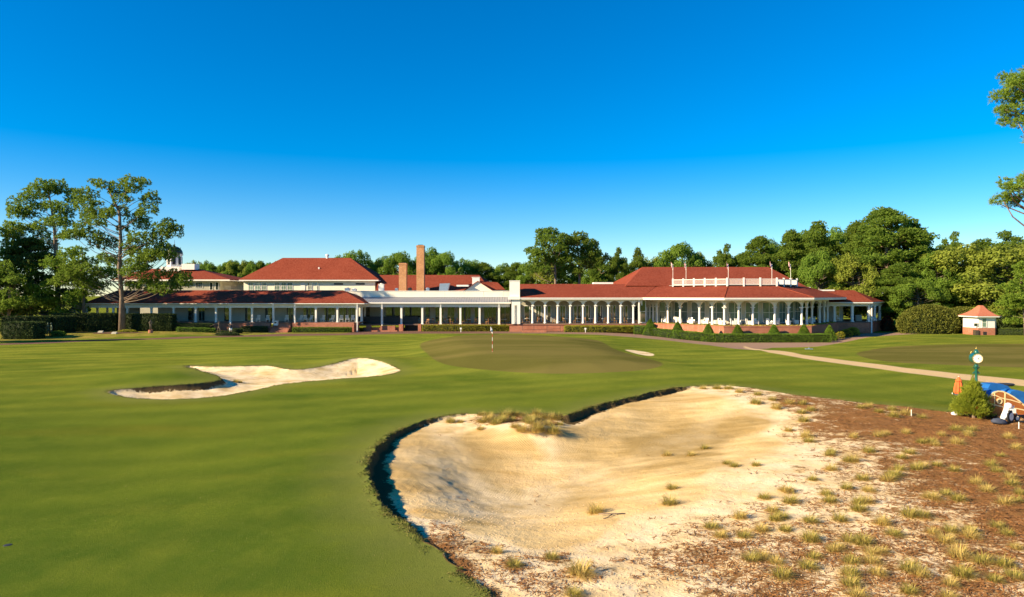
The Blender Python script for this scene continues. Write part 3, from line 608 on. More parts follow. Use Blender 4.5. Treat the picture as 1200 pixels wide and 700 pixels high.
traced_pine('pine_tree',O1,S1,[(435,604),(431,480),(430,380),(430,280),(427,180),(400,125),(385,95)],
 [(370,85),(420,95),(500,85),(450,135),(330,120),(295,150),(510,130),(545,175),(400,170),(340,185),(300,185),(375,215),(290,235),(250,262),(322,262),(480,222),(460,195),(600,235),(575,265),(618,255),(600,305,1.2),(585,330,1.1),(620,325,1.0),(555,325,1.2),(520,275),(550,298),(470,295),(485,325),(340,290),(540,345),(585,335),(505,360),(290,350,1.2),(385,350,1.1),(560,415),(605,400),(645,430),(500,395),(470,440,1.1),(535,450),(600,455),(250,370),(280,400),(340,385),(225,425),(300,425)],
 112.5,'tall open crowned pine with a straight pale trunk in front of the left veranda','tall pines at the left',3,extra=2,per=66,r0=.42)
traced_pine('pine_tree',O1,S1,[(208,600),(206,400),(200,330),(190,230),(180,150),(174,100)],
 [(170,88),(140,108),(210,98),(238,128),(110,145),(85,178),(70,190),(140,165),(220,160),(250,170),(60,235),(40,250),(100,240),(30,280),(60,290),(120,265),(240,220),(150,210),(100,300),(150,300),(235,270,1.1),(20,320),(60,335)],
 121,'tall pine with a bare upper trunk behind the dark cedar at the left','tall pines at the left',4,extra=2,per=66)
traced_pine('pine_tree',O1,S1,[(300,600),(300,500),(298,420),(295,350),(292,320)],
 [(300,330),(260,345),(340,345),(380,365),(230,365),(200,385),(260,390),(310,385),(350,400),(400,400),(220,430),(270,435),(330,440),(180,420),(190,460),(250,470),(300,480),(350,440),(210,500),(270,520),(230,540),(180,500),(320,460)],
 117,'bushy pine with foliage down to the hedge left of the straight pine','bushy pines at the left',5,'pineb',extra=2,per=66,r0=.28)
traced_pine('pine_tree',O1,S1,[(30,600),(30,520),(32,440),(35,380)],
 [(30,380),(0,400),(60,395),(90,420),(20,430),(60,450),(0,460),(-30,430),(-50,480),(90,470),(30,490),(60,510),(0,520),(-30,520),(20,540),(100,500),(-70,440)],
 113,'bushy low pine at the very left edge over the hedge','bushy pines at the left',6,'pine',extra=2,per=66,r0=.3)
def cedar():
    rng=np.random.default_rng(8); Y=119.0; u=36; bx=X(u,Y); zg=hz(bx,Y); top=Z(282,Y)-zg; cl=[]
    for k in range(120):
        t=rng.uniform(.1,1)**.9; z=top*t; rr=(1-t)**.7*11.5+.5; a=rng.uniform(0,2*PI); r=rr*rng.uniform(.5,1)
        cl.append(((math.cos(a)*r,math.sin(a)*r*.9,z-.06*r),rng.uniform(.8,1.6)))
    path=[(0,0,0),(.1,0,top*.4),(0,0,top*.95)]
    tree_from('cedar_tree',path,[.45,.3,.08],cl,M['cedar'],M['bark2'],'dark dense cedar with layered boughs between the tall left pines',None,8,'pine',70,.34,.09,.35,.1,.2,(bx,Y,zg))
cedar()
# pines standing off the left edge of the picture whose shade falls on the left wing
PINE0=None
def gen_pine(seed,h=20,crown=.5,w=4.5,mat='pine',per=85,n=52,label='',group=None,loc=(0,0,0),L=.40,wd=.075):
    rng=np.random.default_rng(seed); cl=[]
    for k in range(n):
        t=rng.uniform(0,1); z=h*(1-crown)+h*crown*t*.97; prof=w*(math.sin(PI*min(1,(t*.78+.2)))**.7); a=rng.uniform(0,2*PI); r=prof*math.sqrt(rng.uniform(.05,1))
        cl.append(((math.cos(a)*r,math.sin(a)*r,z+rng.normal(0,.3)),rng.uniform(.9,1.7)*(1.0 if t<.85 else .8)))
    lx=rng.normal(0,.5); path=[(0,0,-.3),(lx*.3,0,h*.35),(lx,.2,h*.7),(lx*.6,0,h*.96)]
    return tree_from('pine_tree',path,[.32,.26,.17,.05],cl,M[mat],M['bark'],label,group,seed,'pine',per,L,wd,.62,.08,.3,loc,6)
def gen_oak(seed,h=15,w=6,mat='oak',per=140,n=84,label='',group=None,loc=(0,0,0),low=.15,L=.36,wd=.15):
    rng=np.random.default_rng(seed); cl=[]
    lob=[(rng.uniform(0,2*PI),rng.uniform(.75,1.1)) for _ in range(5)]
    for k in range(n):
        t=rng.uniform(0,1); z=h*(low+(1-low)*t*.95); prof=w*math.sqrt(max(0.05,1-(abs(t-.42)/.62)**2.2)); a=rng.uniform(0,2*PI)
        prof*=1+.18*math.sin(3*a+seed)+.1*math.sin(5*a+2*seed+t*6); r=prof*rng.uniform(.35,1)**.5
        cl.append(((math.cos(a)*r,math.sin(a)*r,z+rng.normal(0,.4)),rng.uniform(.9,1.9)))
    path=[(0,0,-.3),(.2,0,h*.3),(-.2,.1,h*.6),(0,0,h*.85)]
    return tree_from('broadleaf_tree',path,[.38,.3,.2,.06],cl,M[mat],M['bark2'],label,group,seed,'broad',per,L,wd,.75,.1,.35,loc)
PV=[gen_pine(21,20,.62,4.6),gen_pine(22,20,.5,5.2),gen_pine(23,20,.72,4.2,'pineb'),gen_pine(24,20,.85,4.8,n=84)]
OV=[gen_oak(31),gen_oak(32,mat='oak'),gen_oak(33,mat='oaky'),gen_oak(34,n=90)]
used=set()
def place(proto,hd,wd,u,vtop,wpx,Y,label,group,rot=None):
    x=X(u,Y); z=0 if Y>150 else hz(x,Y); h=Z(vtop,Y)-z; s=wpx*Y/FPX/(2*wd)
    if id(proto) not in used: used.add(id(proto)); o=proto; o['label']=label; 
    else: o=copy_tree(proto,label)
    if group: o['group']=group
    elif 'group' in o.keys(): del o['group']
    o.location=(x,Y,z); o.scale=(s,s,h/hd); o.rotation_euler=(0,0,random.uniform(0,6.28) if rot is None else rot); return o
# (u, top v, width px, Y, kind index: P=pine variant, O=oak variant, label, group)
far_g='distant trees beyond the left buildings'
for i in range(26):
    u=222+i*4.7+random.uniform(-2,2); row=i%2
    place(*( (OV[i%4],15,6) if i%3 else (PV[3],20,4.8)),u,306+random.uniform(-1,5)+row*2+(2 if 262>u or u>300 else 0),26,250+row*18,'distant woodland tree in the band between the cupola building and the red hip roof',far_g)
C=[(404,300,40,188,'O0'),(420,294,36,180,'O1'),(447,303,36,185,'O0'),(470,299,44,180,'O3'),(492,300,40,186,'O1'),(505,294,44,184,'O0'),(524,299,40,180,'O3'),(546,304,40,186,'O1'),(568,309,36,184,'P3'),(588,311,34,190,'O0'),(604,309,38,184,'P3'),(622,311,40,180,'O3'),(640,300,34,176,'O2'),(662,306,36,182,'O0'),(690,300,34,178,'O3'),(702,296,26,170,'P0'),(722,303,30,180,'O1'),(724,294,22,170,'P1'),(746,294,24,176,'P0'),(764,303,36,182,'O2'),(782,300,36,182,'O1'),
(800,289,56,172,'O3'),(822,298,34,178,'O2'),(850,290,30,168,'P1'),(866,302,34,178,'O3'),(888,279,46,166,'P3'),(908,284,40,172,'O0'),(928,272,46,164,'P3'),(944,276,40,168,'O3'),(962,264,52,160,'P0'),(986,270,50,168,'O0'),(1006,262,56,158,'P3')]
nm={'P0':('slender pine with clumped needles',PV[0],20,4.6),'P1':('tall pine with a high crown',PV[1],20,5.2),'P2':('bright green pine',PV[2],20,4.2),'P3':('dense full crowned pine',PV[3],20,4.8),'O0':('dense green broadleaf tree',OV[0],15,6),'O1':('rounded green broadleaf tree',OV[1],15,6),'O2':('yellowish green broadleaf tree',OV[2],15,6),'O3':('broad crowned green tree',OV[3],15,6)}
def where(u):
    if u<480: return 'behind the red hip roof and the short brick chimney'
    if u<600: return 'behind the tall brick chimney and the low red roof'
    if u<700: return 'behind the arcade roof near the two tall pines'
    if u<780: return 'behind the left end of the big red porch roof'
    if u<900: return 'behind the middle of the big red porch roof'
    return 'behind the right end of the big red porch roof'
for u,v,w,Y,k in C:
    n,pr,hd,wd=nm[k]; place(pr,hd,wd,u,v,w*1.1,Y,n+' '+where(u),'trees '+where(u)+' '+k)
for i,(u,v,w,Y,k,lab) in enumerate([(1040,246,92,146,'P3','tallest full crowned pine behind the right pavilion'),(1022,262,60,152,'P1','high crowned pine left of the tallest right hand pine'),(1066,262,54,150,'P0','pine just right of the tallest right hand pine'),(1085,290,50,156,'P3','lower dense pine in the gap right of the tallest pine'),
 (1000,300,60,143,'O2','yellow green tree low behind the right pavilion roof'),(960,298,56,146,'O0','green tree low behind the porch roof end'),(1052,310,60,138,'P3','shaded dense pine behind the round hedge'),
 (1117,276,34,175,'P1','flat topped distant pine standing in the gap of sky at the right'),(1150,284,70,170,'P0','pine behind the pale drooping tree at the right'),(1182,275,60,165,'P1','high pine above the pale drooping tree at the right edge'),(1210,280,60,160,'P3','pine cut by the right edge of the picture'),
 (1098,300,60,140,'O3','rounded tree behind the big hedge'),(1128,290,104,140,'O2','large pale green drooping tree behind the brick kiosk'),(1180,290,116,136,'O2','second pale green tree right of the brick kiosk'),(1150,330,80,144,'O1','low green tree filling in above the right hedge'),(1232,330,90,122,'O2','pale tree running out of the right edge'),(1075,330,60,134,'O0','dark green tree beside the round hedge')]):
    n,pr,hd,wd=nm[k]; place(pr,hd,wd,u,v,w,Y,lab,None)
place(PV[2],20,4.2,1203,308,54,98,'bright clumpy young pine at the right edge beside the kiosk',None)
o4=(560,250); s4=4.665
traced_pine('pine_tree',o4,s4,[(424,640),(424,380),(420,250),(412,150),(405,110)],
 [(405,92),(370,110),(440,115),(460,140),(350,140),(340,170),(390,150),(430,170),(370,190),(300,205),(320,215),(310,240),(350,230),(400,220),(450,200),(470,180),(300,270,1.2),(340,285),(380,260),(440,260),(480,240),(290,300),(360,310),(440,310)],148,'tall pine left of a pair behind the arcade roof','pair of tall pines',41,rad=1.45,extra=1,per=70,L=.42,w=.075,r0=.35)
traced_pine('pine_tree',o4,s4,[(556,640),(556,380),(552,280),(546,200),(542,150)],
 [(545,135),(510,140),(580,145),(610,160),(500,165),(480,190),(540,170),(600,190),(620,200),(560,210),(500,210),(460,190),(590,235),(620,250),(520,250),(640,230,1.2),(480,250),(560,270),(610,290),(650,260),(680,240),(500,300),(540,320),(450,230)],150,'tall darker pine right of a pair behind the arcade roof','pair of tall pines',42,rad=1.45,extra=1,per=70,L=.42,w=.075,r0=.35)
# near pine at the right, mostly out of frame
o6=(1100,60); s6=3.5
def near_pine():
    Y=36.0; rng=np.random.default_rng(51); bx=X(1262,Y); zg=hz(bx,Y)
    cl=[]
    pts=[(300,110),(330,105),(280,140),(265,160),(310,150),(340,140),(260,185),(300,190),(335,180),(250,250,.3),(270,240,.3),(300,240),(335,230),(270,290,.3),(295,310,.35),(330,270),(345,310,.4),(345,370,.3),(350,200),(385,150),(400,230),(420,300),
      (225,550,.3),(240,580,.33),(225,570,.28),(265,605,.33),(280,570,.3),(300,540,.35),(325,530,.35),(290,600,.33),(320,620,.35),(345,610,.4),(250,615,.25),(380,570,.5),(345,560,.3)]
    for q in pts:
        x=X(o6[0]+q[0]/s6,Y)-bx; z=Z(o6[1]+q[1]/s6,Y)-zg; cl.append(((x,rng.uniform(-.8,.8)+(-.4 if z>12 else .3),z),(q[2] if len(q)>2 else .45)))
    for k in range(60):
        a=rng.uniform(-1.1,1.6) ; z=rng.uniform(11,21); r=rng.uniform(.8,3.6); cl.append(((math.cos(a)*r+.6,math.sin(a)*r,z),rng.uniform(.4,.9)))
    path=[(.3,0,-.2),(.2,0,6),(.3,.2,12),(.1,0,18),(0,0,21.5)]
    tree_from('pine_tree',path,[.34,.28,.22,.14,.04],cl,M['pineb'],M['bark'],'near pine at the upper right whose needle tufts reach into the sky',None,51,'pine',420,.2,.013,.8,.06,.35,(bx,Y,zg),12)
near_pine()
for k,(x,y,h,w) in enumerate([(-100,111,25,11),(-112,117,26,12),(-99,119,22,10),(-96,80,21,8)]):
    pr=[PV[3],PV[0],PV[1]][k%3]; o=copy_tree(pr,'pine standing beyond the left edge whose shade falls on the left wing','shade pines off the left edge'); o.location=(x,y,hz(x,y)); o.scale=(w/9.6,w/9.6,h/20); o.rotation_euler=(0,0,k*1.3)
# ---- hedges
def hedge(name,pts,w,z0f,h,mat,label,cat='hedge',group=None,dens=150,leaf=.13,seed=1,rnd=.25,topn=.05,parent=None):
    """clipped hedge along a world polyline: dark core + leaves on its skin"""
    rng=np.random.default_rng(seed); c=MB(); VV=[]
    loc=Vector((pts[0][0],pts[0][1],z0f if not callable(z0f) else z0f(*pts[0][:2])))
    for a,b in zip(pts[:-1],pts[1:]):
        a=Vector(a[:2]);b=Vector(b[:2]); L=(b-a).length; d=(b-a)/L; n=Vector((d.y,-d.x))
        za=z0f(a.x,a.y) if callable(z0f) else z0f; zb=z0f(b.x,b.y) if callable(z0f) else z0f
        e=.1
        cs=[a+n*(w/2-e)-d*(-e),b+n*(w/2-e)-d*e,b-n*(w/2-e)-d*e,a-n*(w/2-e)+d*e]
        zz=[za,zb,zb,za]
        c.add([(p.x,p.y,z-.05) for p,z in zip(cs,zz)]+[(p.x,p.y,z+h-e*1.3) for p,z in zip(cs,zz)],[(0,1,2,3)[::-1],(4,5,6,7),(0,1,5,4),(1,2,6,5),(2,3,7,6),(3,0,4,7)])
        per=2*(L+w)*h+L*w; m=int(per*dens); s=rng.uniform(0,1,m); 
        area=np.array([L*h,L*h,w*h,w*h,L*w]); f=rng.choice(5,m,p=area/area.sum())
        q=rng.uniform(0,1,m); r2=rng.uniform(0,1,m)
        al=np.where(f<2,q*L,np.where(f==2,0,np.where(f==3,L,q*L))); ac=np.where(f==0,w/2,np.where(f==1,-w/2,(r2-.5)*w)); zz_=np.where(f<2,r2*h,np.where(f<4,q*h,h))
        px=a.x+d.x*al+n.x*ac; py=a.y+d.y*al+n.y*ac; pz=za+(zb-za)*al/L+zz_
        nr=np.zeros((m,3)); nr[f==0]=(n.x,n.y,0); nr[f==1]=(-n.x,-n.y,0); nr[f==2]=(-d.x,-d.y,0); nr[f==3]=(d.x,d.y,0); nr[f==4]=(0,0,1)
        off=(fbm(px*1.7+pz,py*1.7+pz*.7,seed,3)*.35*rnd*2+rng.uniform(-.1,.03,m))
        p=np.stack([px,py,pz],1)+nr*off[:,None]
        dd=nr*.5+rng.normal(0,.6,(m,3)); dd/=np.linalg.norm(dd,axis=1,keepdims=True)
        VV.append(leafquads(p,dd,rng.uniform(.6,1.2,m)*leaf,rng.uniform(.3,.5,m)*leaf,rng))
    V=np.concatenate(VV)
    nv=len(c.v); cv=np.array(c.v); V=np.concatenate([cv,V])-np.array(loc)
    F=[f for f in c.f if True]; lf=np.arange(nv,len(V)).reshape(-1,4); F=np.concatenate([np.array(F),lf])
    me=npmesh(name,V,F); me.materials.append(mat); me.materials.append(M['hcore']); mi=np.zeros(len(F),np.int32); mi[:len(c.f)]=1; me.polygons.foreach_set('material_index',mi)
    o=mesh_obj(name,me,None,None,loc); return tag(o,label,cat,group)
def bush(name,c,rx,ry,h,mat,label,cat='bush',group=None,dens=140,leaf=.13,seed=1,shape='dome',bump=.12):
    rng=np.random.default_rng(seed); m=int(dens*(PI*(rx+ry)*h*.9+PI*rx*ry)); t=rng.uniform(0,1,m)**.8; a=rng.uniform(0,2*PI,m)
    if shape=='cone': r=(1-t)**.75*np.where(t<.08,.93,1)
    else: r=np.clip(1-t**3.2,0,1)**.5*(.88+.12*np.sin(np.clip(t*3,0,1)*PI/2))
    bf=1+bump*np.sin(a*4+seed)*np.cos(t*5+seed)+rng.uniform(-.12,.03,m)
    p=np.stack([rx*r*np.cos(a)*bf,ry*r*np.sin(a)*bf,h*t*(1+rng.uniform(-.04,.02,m))],1)
    nr=np.stack([np.cos(a),np.sin(a),.3+t],1); dd=nr*.5+rng.normal(0,.6,(m,3)); dd/=np.linalg.norm(dd,axis=1,keepdims=True)
    V=leafquads(p,dd,rng.uniform(.6,1.2,m)*leaf,rng.uniform(.3,.5,m)*leaf,rng)
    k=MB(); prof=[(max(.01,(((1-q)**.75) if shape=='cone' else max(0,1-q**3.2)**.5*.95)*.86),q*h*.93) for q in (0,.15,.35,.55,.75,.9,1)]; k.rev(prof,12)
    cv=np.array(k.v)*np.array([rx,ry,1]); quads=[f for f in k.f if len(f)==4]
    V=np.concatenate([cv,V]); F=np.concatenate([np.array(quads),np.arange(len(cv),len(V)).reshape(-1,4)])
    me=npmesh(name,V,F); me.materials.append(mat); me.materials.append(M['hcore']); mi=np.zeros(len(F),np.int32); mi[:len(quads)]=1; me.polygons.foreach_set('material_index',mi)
    o=mesh_obj(name,me,None,None,c); return tag(o,label,cat,group)
# ------------------------------------------------------------------ clubhouse
CB=empty('clubhouse',(0,122,0),'long white clubhouse with red roofs, verandas and an arcade across the picture','building')
def part(mb,name,mat,parent=None,label=None,smooth=False):
    o=mb.build(name,mat,parent or CB,smooth)
    if label: o['label']=label
    return o
def xr(us,Y): return [X(u,Y) for u in us]
def column_mesh(name,h,r=.17,cap=.27,sq=False):
    b=MB()
    if sq:
        b.box(-r,r,-r,r,.12,h-.14); b.box(-cap,cap,-cap,cap,0,.12); b.box(-cap,cap,-cap,cap,h-.14,h)
    else:
        b.rev([(cap,0),(cap,.1),(r*1.18,.14),(r*1.1,.2),(r,.3),(r*.86,h-.42),(r*1.05,h-.38),(r*.9,h-.34),(cap*.8,h-.18),(cap,h-.15)],14); b.box(-cap*1.15,cap*1.15,-cap*1.15,cap*1.15,h-.15,h)
    me=b.mesh(name); me.materials.append(M['white']); return me
def put(me,name,x,y,z,rz=0,parent=None,scale=None):
    pr=parent or CB; o=D.objects.new(name,me); COL.objects.link(o); o.parent=pr; o.location=Vector((x,y,z))-org(pr); o.rotation_euler=(0,0,rz)
    if scale: o.scale=scale
    return o
def window(x0,x1,y,z0,z1,parent=None,nx=2,nz=1,glass='glass',fw=.07,fcol='white',d=None,dep=.06):
    """framed window facing the camera side (-y) or along direction d through (x0,y)-(x1,..)"""
    pr=parent or CB
    if d is None: p0=Vector((x0,y)); p1=Vector((x1,y))
    else: p0,p1=Vector(x0),Vector(x1)
    L=(p1-p0).length; dd=(p1-p0)/L
    g=MB(); g.wbox(p0,p1,dep*.3,dep*.6,z0,z1); 
    f=MB(); 
    def bar(s0,s1,a,b,o1=dep): f.wbox(p0+dd*s0,p0+dd*s1,0,o1,a,b)
    bar(0,fw,z0,z1);bar(L-fw,L,z0,z1);bar(fw,L-fw,z0,z0+fw);bar(fw,L-fw,z1-fw,z1)
    for i in range(1,nx): s=L*i/nx; bar(s-fw*.35,s+fw*.35,z0+fw,z1-fw,dep*.85)
    for j in range(1,nz): zz=z0+(z1-z0)*j/nz; bar(fw,L-fw,zz-fw*.3,zz+fw*.3,dep*.78)
    o=f.build('window',M[fcol],pr); g.build('pane',M[glass],o); return o
# -- left wing
YL=119.0; zd=1.68
b=MB(); x0,x1=X(99,118),X(427,118)
def hiproof(x0,x1,y0,y1,ze,zr,r0,r1,yr,th=.14):
    q=MB(); A=(x0,y0,ze);B=(x1,y0,ze);C_=(x1,y1,ze);E=(x0,y1,ze);R0=(r0,yr,zr);R1=(r1,yr,zr)
    q.slab([A,B,R1,R0],th);q.slab([B,C_,R1],th);q.slab([C_,E,R0,R1],th);q.slab([E,A,R0],th); return q
part(hiproof(x0,x1,118,130,5.12,7.28,X(138,124),X(402,124),124),'roof',M['roof'],label='red shingle roof over the left wing')
b=MB(); b.box(x0+.02,x1-.02,118.03,118.13,4.82,5.0); b.box(x0+.02,x0+.12,118.13,129.9,4.82,5.0); b.box(x1-.12,x1-.02,118.13,129.9,4.82,5.0); b.box(x0,x1,117.93,118.03,4.86,4.97)
part(b,'eave',M['white'])
b=MB(); b.box(x0+.2,x1-.2,118.2,129.8,4.76,4.82); part(b,'soffit',M['soffit'])
bx0,bx1=X(101,YL),X(420,YL); b=MB(); b.box(bx0,bx1,118.85,119.15,4.2,4.75); b.box(bx0,bx0+.3,119.15,129,4.2,4.75); b.box(bx1-.3,bx1,119.15,126,4.2,4.75); part(b,'beam',M['white'])
cm=column_mesh('column',4.2-zd,.15,.2,True)
for u in [102,133,149.5,177.5,203.7,229.5,253.3,270,295.5,320.6,345.6,370.3,395.4,418.2]: put(cm,'column',X(u,YL),YL,zd)
for y in (122,125): put(cm,'column',bx0+.15,y,zd); put(cm,'column',bx1-.15,y,zd)
b=MB(); b.box(bx0-.3,bx1+.2,118.7,130,zd-.18,zd); part(b,'deck',M['deck'])
b=MB(); b.box(bx0-.2,X(318,YL),118.8,119.1,-.2,zd-.18); b.box(X(340.5,YL),bx1+.1,118.8,119.1,-.2,zd-.18); b.box(X(343,118.5),X(415,118.5),118.35,118.8,-.2,1.62); b.box(X(285,118.5),X(317.5,118.5),118.35,118.8,-.2,1.55)
part(b,'brick_base',M['brick'])
b=MB(); sx0,sx1=X(318.5,118),X(340,118)
for k in range(8): b.box(sx0,sx1,116.7+k*.3,119.1,-.1 if k==0 else zd-.18-(8-k)*.185,zd-.18-(7-k)*.185-.003*0)
part(b,'steps',M['brick'])
b=MB()
for sx in (sx0-.02,sx1+.02): b.tube([(sx,116.8,.9),(sx,118.6,2.4)],.03,6); b.tube([(sx,116.8,0),(sx,116.8,.9)],.03,6); b.tube([(sx,118.6,1.4),(sx,118.6,2.4)],.03,6)
part(b,'handrail',M['black'])
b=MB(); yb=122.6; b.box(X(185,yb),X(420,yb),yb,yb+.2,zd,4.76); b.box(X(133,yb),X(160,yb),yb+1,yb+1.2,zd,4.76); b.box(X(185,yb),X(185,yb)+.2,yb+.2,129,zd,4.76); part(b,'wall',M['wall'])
for a,c,n in [(220,227,1),(232.6,240.5,2),(263,268.8,1),(286.8,294.8,1),(311,319,1),(335.8,343.8,1),(355,369,3),(379.5,393,3),(397.5,417,4)]:
    window(X(a,yb),X(c,yb),yb,zd+.02,4.35,nx=n,fw=.09,fcol='dark' if a in (263,311) else 'wall')
# gutter downspouts
b=MB()
for u in (320,345.5,418.5): b.box(X(u,118)-.07,X(u,118)+.07,117.98,118.14,-0.1+(1.6 if u<400 else 0),5.0)
part(b,'downspout',M['white'])
# -- middle section
YM=122.0; zm=1.2; mx0,mx1=X(420,YM),X(600,YM)
b=MB(); b.slab([(mx0-2,121.2,5.12),(X(598.6,121.2),121.2,5.12),(X(598.6,126),126,6.05),(mx0-2,126,6.05)],.1)
rf=part(b,'roof',M['seam'],label='grey standing seam metal roof over the middle veranda')
b=MB(); x=mx0-2
while x<X(598,121.2): b.add([(x-.025,121.2,5.125),(x+.025,121.2,5.125),(x+.025,126,6.055),(x-.025,126,6.055),(x-.025,121.2,5.19),(x+.025,121.2,5.19),(x+.025,126,6.12),(x-.025,126,6.12)],[(4,5,6,7),(0,1,5,4),(1,2,6,5),(3,0,4,7)]); x+=.46
part(b,'roof_seam',M['seam'],rf)
b=MB(); b.box(mx0-2,X(598.6,121.1),121.08,121.2,4.9,5.1); part(b,'eave',M['white'])
b=MB(); b.box(mx0,mx1-.4,121.8,122.15,4.27,4.9); part(b,'beam',M['white'])
cm2=column_mesh('column',4.27-zm,.17,.23,True)
for u in [424,447.7,470.4,494.9,516.4,539.5,562,584.8]: put(cm2,'column',X(u,YM),YM,zm)
b=MB()
for u in (447.7,516.4,584.8): b.box(X(u,121.3)-.07,X(u,121.3)+.07,121.2,121.34,.9,5.0)
part(b,'downspout',M['white'])
b=MB(); b.box(mx0-2,mx1,121.7,128,zm-.18,zm); b.box(mx0-1.5,mx1,122.2,127.6,4.92,5.0); part(b,'deck',M['deck'])
b=MB(); b.box(X(494,YM),mx1,121.78,121.98,-.2,zm-.18)
b.box(X(430,YM),X(436,YM),121.2,121.7,-.2,1.0); b.box(X(447,YM),X(464,YM),121.0,121.5,-.2,.95); b.box(X(426,YM),X(470,YM),121.8,122.0,-.2,.65)
b.box(X(468.6,YM),X(473.3,YM),120.9,122.2,-.2,1.22); b.box(X(490.8,YM),X(494.4,YM),120.9,122.2,-.2,1.22); b.box(X(436,YM),X(468,YM),119.6,120.1,-.2,.22)
part(b,'brick_base',M['brick'])
b=MB(); b.box(X(473,YM),X(491,YM),123.4,123.6,-.2,1.0); part(b,'recess',M['dark'])
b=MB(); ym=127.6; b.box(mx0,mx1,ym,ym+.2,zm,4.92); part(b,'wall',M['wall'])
for a,c,n in [(424,434,1),(452,470,1),(474,494,1),(498.5,504,1),(510,520,3),(524,533,2),(536,552,4),(556,564,2),(567,582,3),(586,598,2)]:
    window(X(a,ym),X(c,ym),ym,zm+(.9 if a in (452,474,498.5) else .05),4.5,nx=n,fw=.08,fcol='wall')
b=MB(); b.box(mx0-.5,X(491,126),124.5,124.7,zm,2.5); part(b,'bar_counter',M['dark'])
# parapet and the flat roof behind
px0,px1=X(392,126),X(599,126)
b=MB(); b.box(px0,px1,126,126.3,6.05,7.1); part(b,'parapet',M['cream'])
b=MB(); b.box(px0-.05,px1,125.93,126.36,7.1,7.2)
for u in range(405,598,23): b.box(X(u,126)-.04,X(u,126)+.04,125.96,126,6.15,7.1)
b.box(px0,px1,125.9,126,6.06,6.16); part(b,'coping',M['white'])
b=MB(); b.box(px0,px1,126.3,146,6.2,6.3); b.box(px0,px1,145.8,146,0,6.2); part(b,'roof',M['flat'],label='flat roof behind the white parapet')
# -- back red roofs
b=MB(); zr=Z(322.4,150); A=(X(440,140),140,7.0);B=(X(577,140),140,7.0);rx0,rx1=X(444.6,150),X(561.6,150)
b.slab([A,B,(rx1,150,zr),(rx0,150,zr)]); b.slab([B,(X(594,142),158,7.0),(rx1,150,zr)]); b.slab([(A[0],160,7),A,(rx0,150,zr)]); b.slab([(X(594,142),158,7.0),(A[0],160,7),(rx0,150,zr),(rx1,150,zr)])
b.slab([(X(560,138),138.6,6.9),(X(597,138),138.6,6.7),(X(583,144),144,Z(331,144)),(X(560,144),144,Z(329.5,144))])
part(b,'roof',M['roof'],label='red shingle roof behind the brick chimneys')
b=MB(); b.box(A[0]+.5,B[0],140.4,157,5.9,7.0); part(b,'wall',M['cream'])
yg=134.5; gx=X(560,yg); b=MB(); g0,g1=X(543,yg),X(579,yg); zt=Z(330,yg); b.add([(g0,yg,6.3),(g1,yg,6.3),(g1,yg,7.05),(gx,yg,zt),(g0,yg,7.05),(g0,yg+.2,6.3),(g1,yg+.2,6.3),(g1,yg+.2,7.05),(gx,yg+.2,zt),(g0,yg+.2,7.05)],[(0,1,2,3,4),(5,6,7,8,9),(0,5,6,1),(1,6,7,2),(2,7,8,3),(3,8,9,4),(4,9,5,0)]); part(b,'gable',M['cream'])
b=MB(); b.slab([(g1+.4,yg-.3,7.0),(g1+.4,yg+8,7.0),(gx,yg+8,zt+.12),(gx,yg-.3,zt+.12)],.12); b.slab([(g0-.4,yg+8,7.0),(g0-.4,yg-.3,7.0),(gx,yg-.3,zt+.12),(gx,yg+8,zt+.12)],.12); part(b,'roof',M['roof'])
b=MB(); cy=136.5; b.box(X(553.4,cy),X(562,cy),cy,cy+1.5,zt-.6,Z(325.4,cy)); b.box(X(552.8,cy),X(562.6,cy),cy-.1,cy+1.6,Z(325.4,cy),Z(324.8,cy)); part(b,'roof_vent',M['white'])
b=MB(); b.box(X(535,133),X(549,133),133,136,Z(335,133)-.15,Z(334,133)); part(b,'skylight',M['white'])
for (ua,ub,vt,yc) in ((467.4,476.1,308.4,138.3),(488,496.8,287.5,138.3)):
    b=MB(); xa,xb=X(ua,yc),X(ub,yc); w=xb-xa; zt_=Z(vt,yc); b.box(xa,xb,yc,yc+w,6.3,zt_-.35); b.box(xa-.07,xb+.07,yc-.07,yc+w+.07,zt_-.35,zt_-.12); b.box(xa+.02,xb-.02,yc+.02,yc+w-.02,zt_-.12,zt_)
    c=part(b,'chimney',M['chim'],label=('tall' if vt<300 else 'short')+' tan brick chimney')
    q=MB(); q.box(xa+.3,xb-.3,yc+.3,yc+w-.3,zt_,zt_+.12); q.build('flue',M['dark'],c)
b=MB(); yd=132; xa,xb=X(514,yd),X(527,yd); za=6.3; b.add([(xa,yd,za),(xb-.6,yd,za),(xb,yd,Z(332,yd)),(xa+.2,yd,Z(332.5,yd)),(xa,yd+1.6,za),(xb-.6,yd+1.6,za),(xb,yd+1.6,Z(332,yd)),(xa+.2,yd+1.6,Z(332.5,yd))],[(0,1,2,3),(4,5,6,7),(0,1,5,4),(1,2,6,5),(2,3,7,6),(3,0,4,7)]); part(b,'duct',M['steel'])
for ua,ub,vt,yy,mt in ((443.5,449.5,333,131,'white'),(499,503,338,131,'steel'),(404,409.5,338,130,'steel'),(412,417,338.6,130,'white'),(463,466,338.5,132,'steel'),(478,482,338,132,'dark')):
    b=MB(); xa,xb=X(ua,yy),X(ub,yy); zt_=Z(vt,yy); b.box(xa,xb,yy,yy+.9,6.3,zt_-.1); b.box(xa-.04,xb+.04,yy-.04,yy+.94,zt_-.1,zt_)
    b.rev([(.28,0),(.3,.1),(.12,.14)],10,((xa+xb)/2,yy+.45,zt_)); part(b,'roof_unit',M[mt])
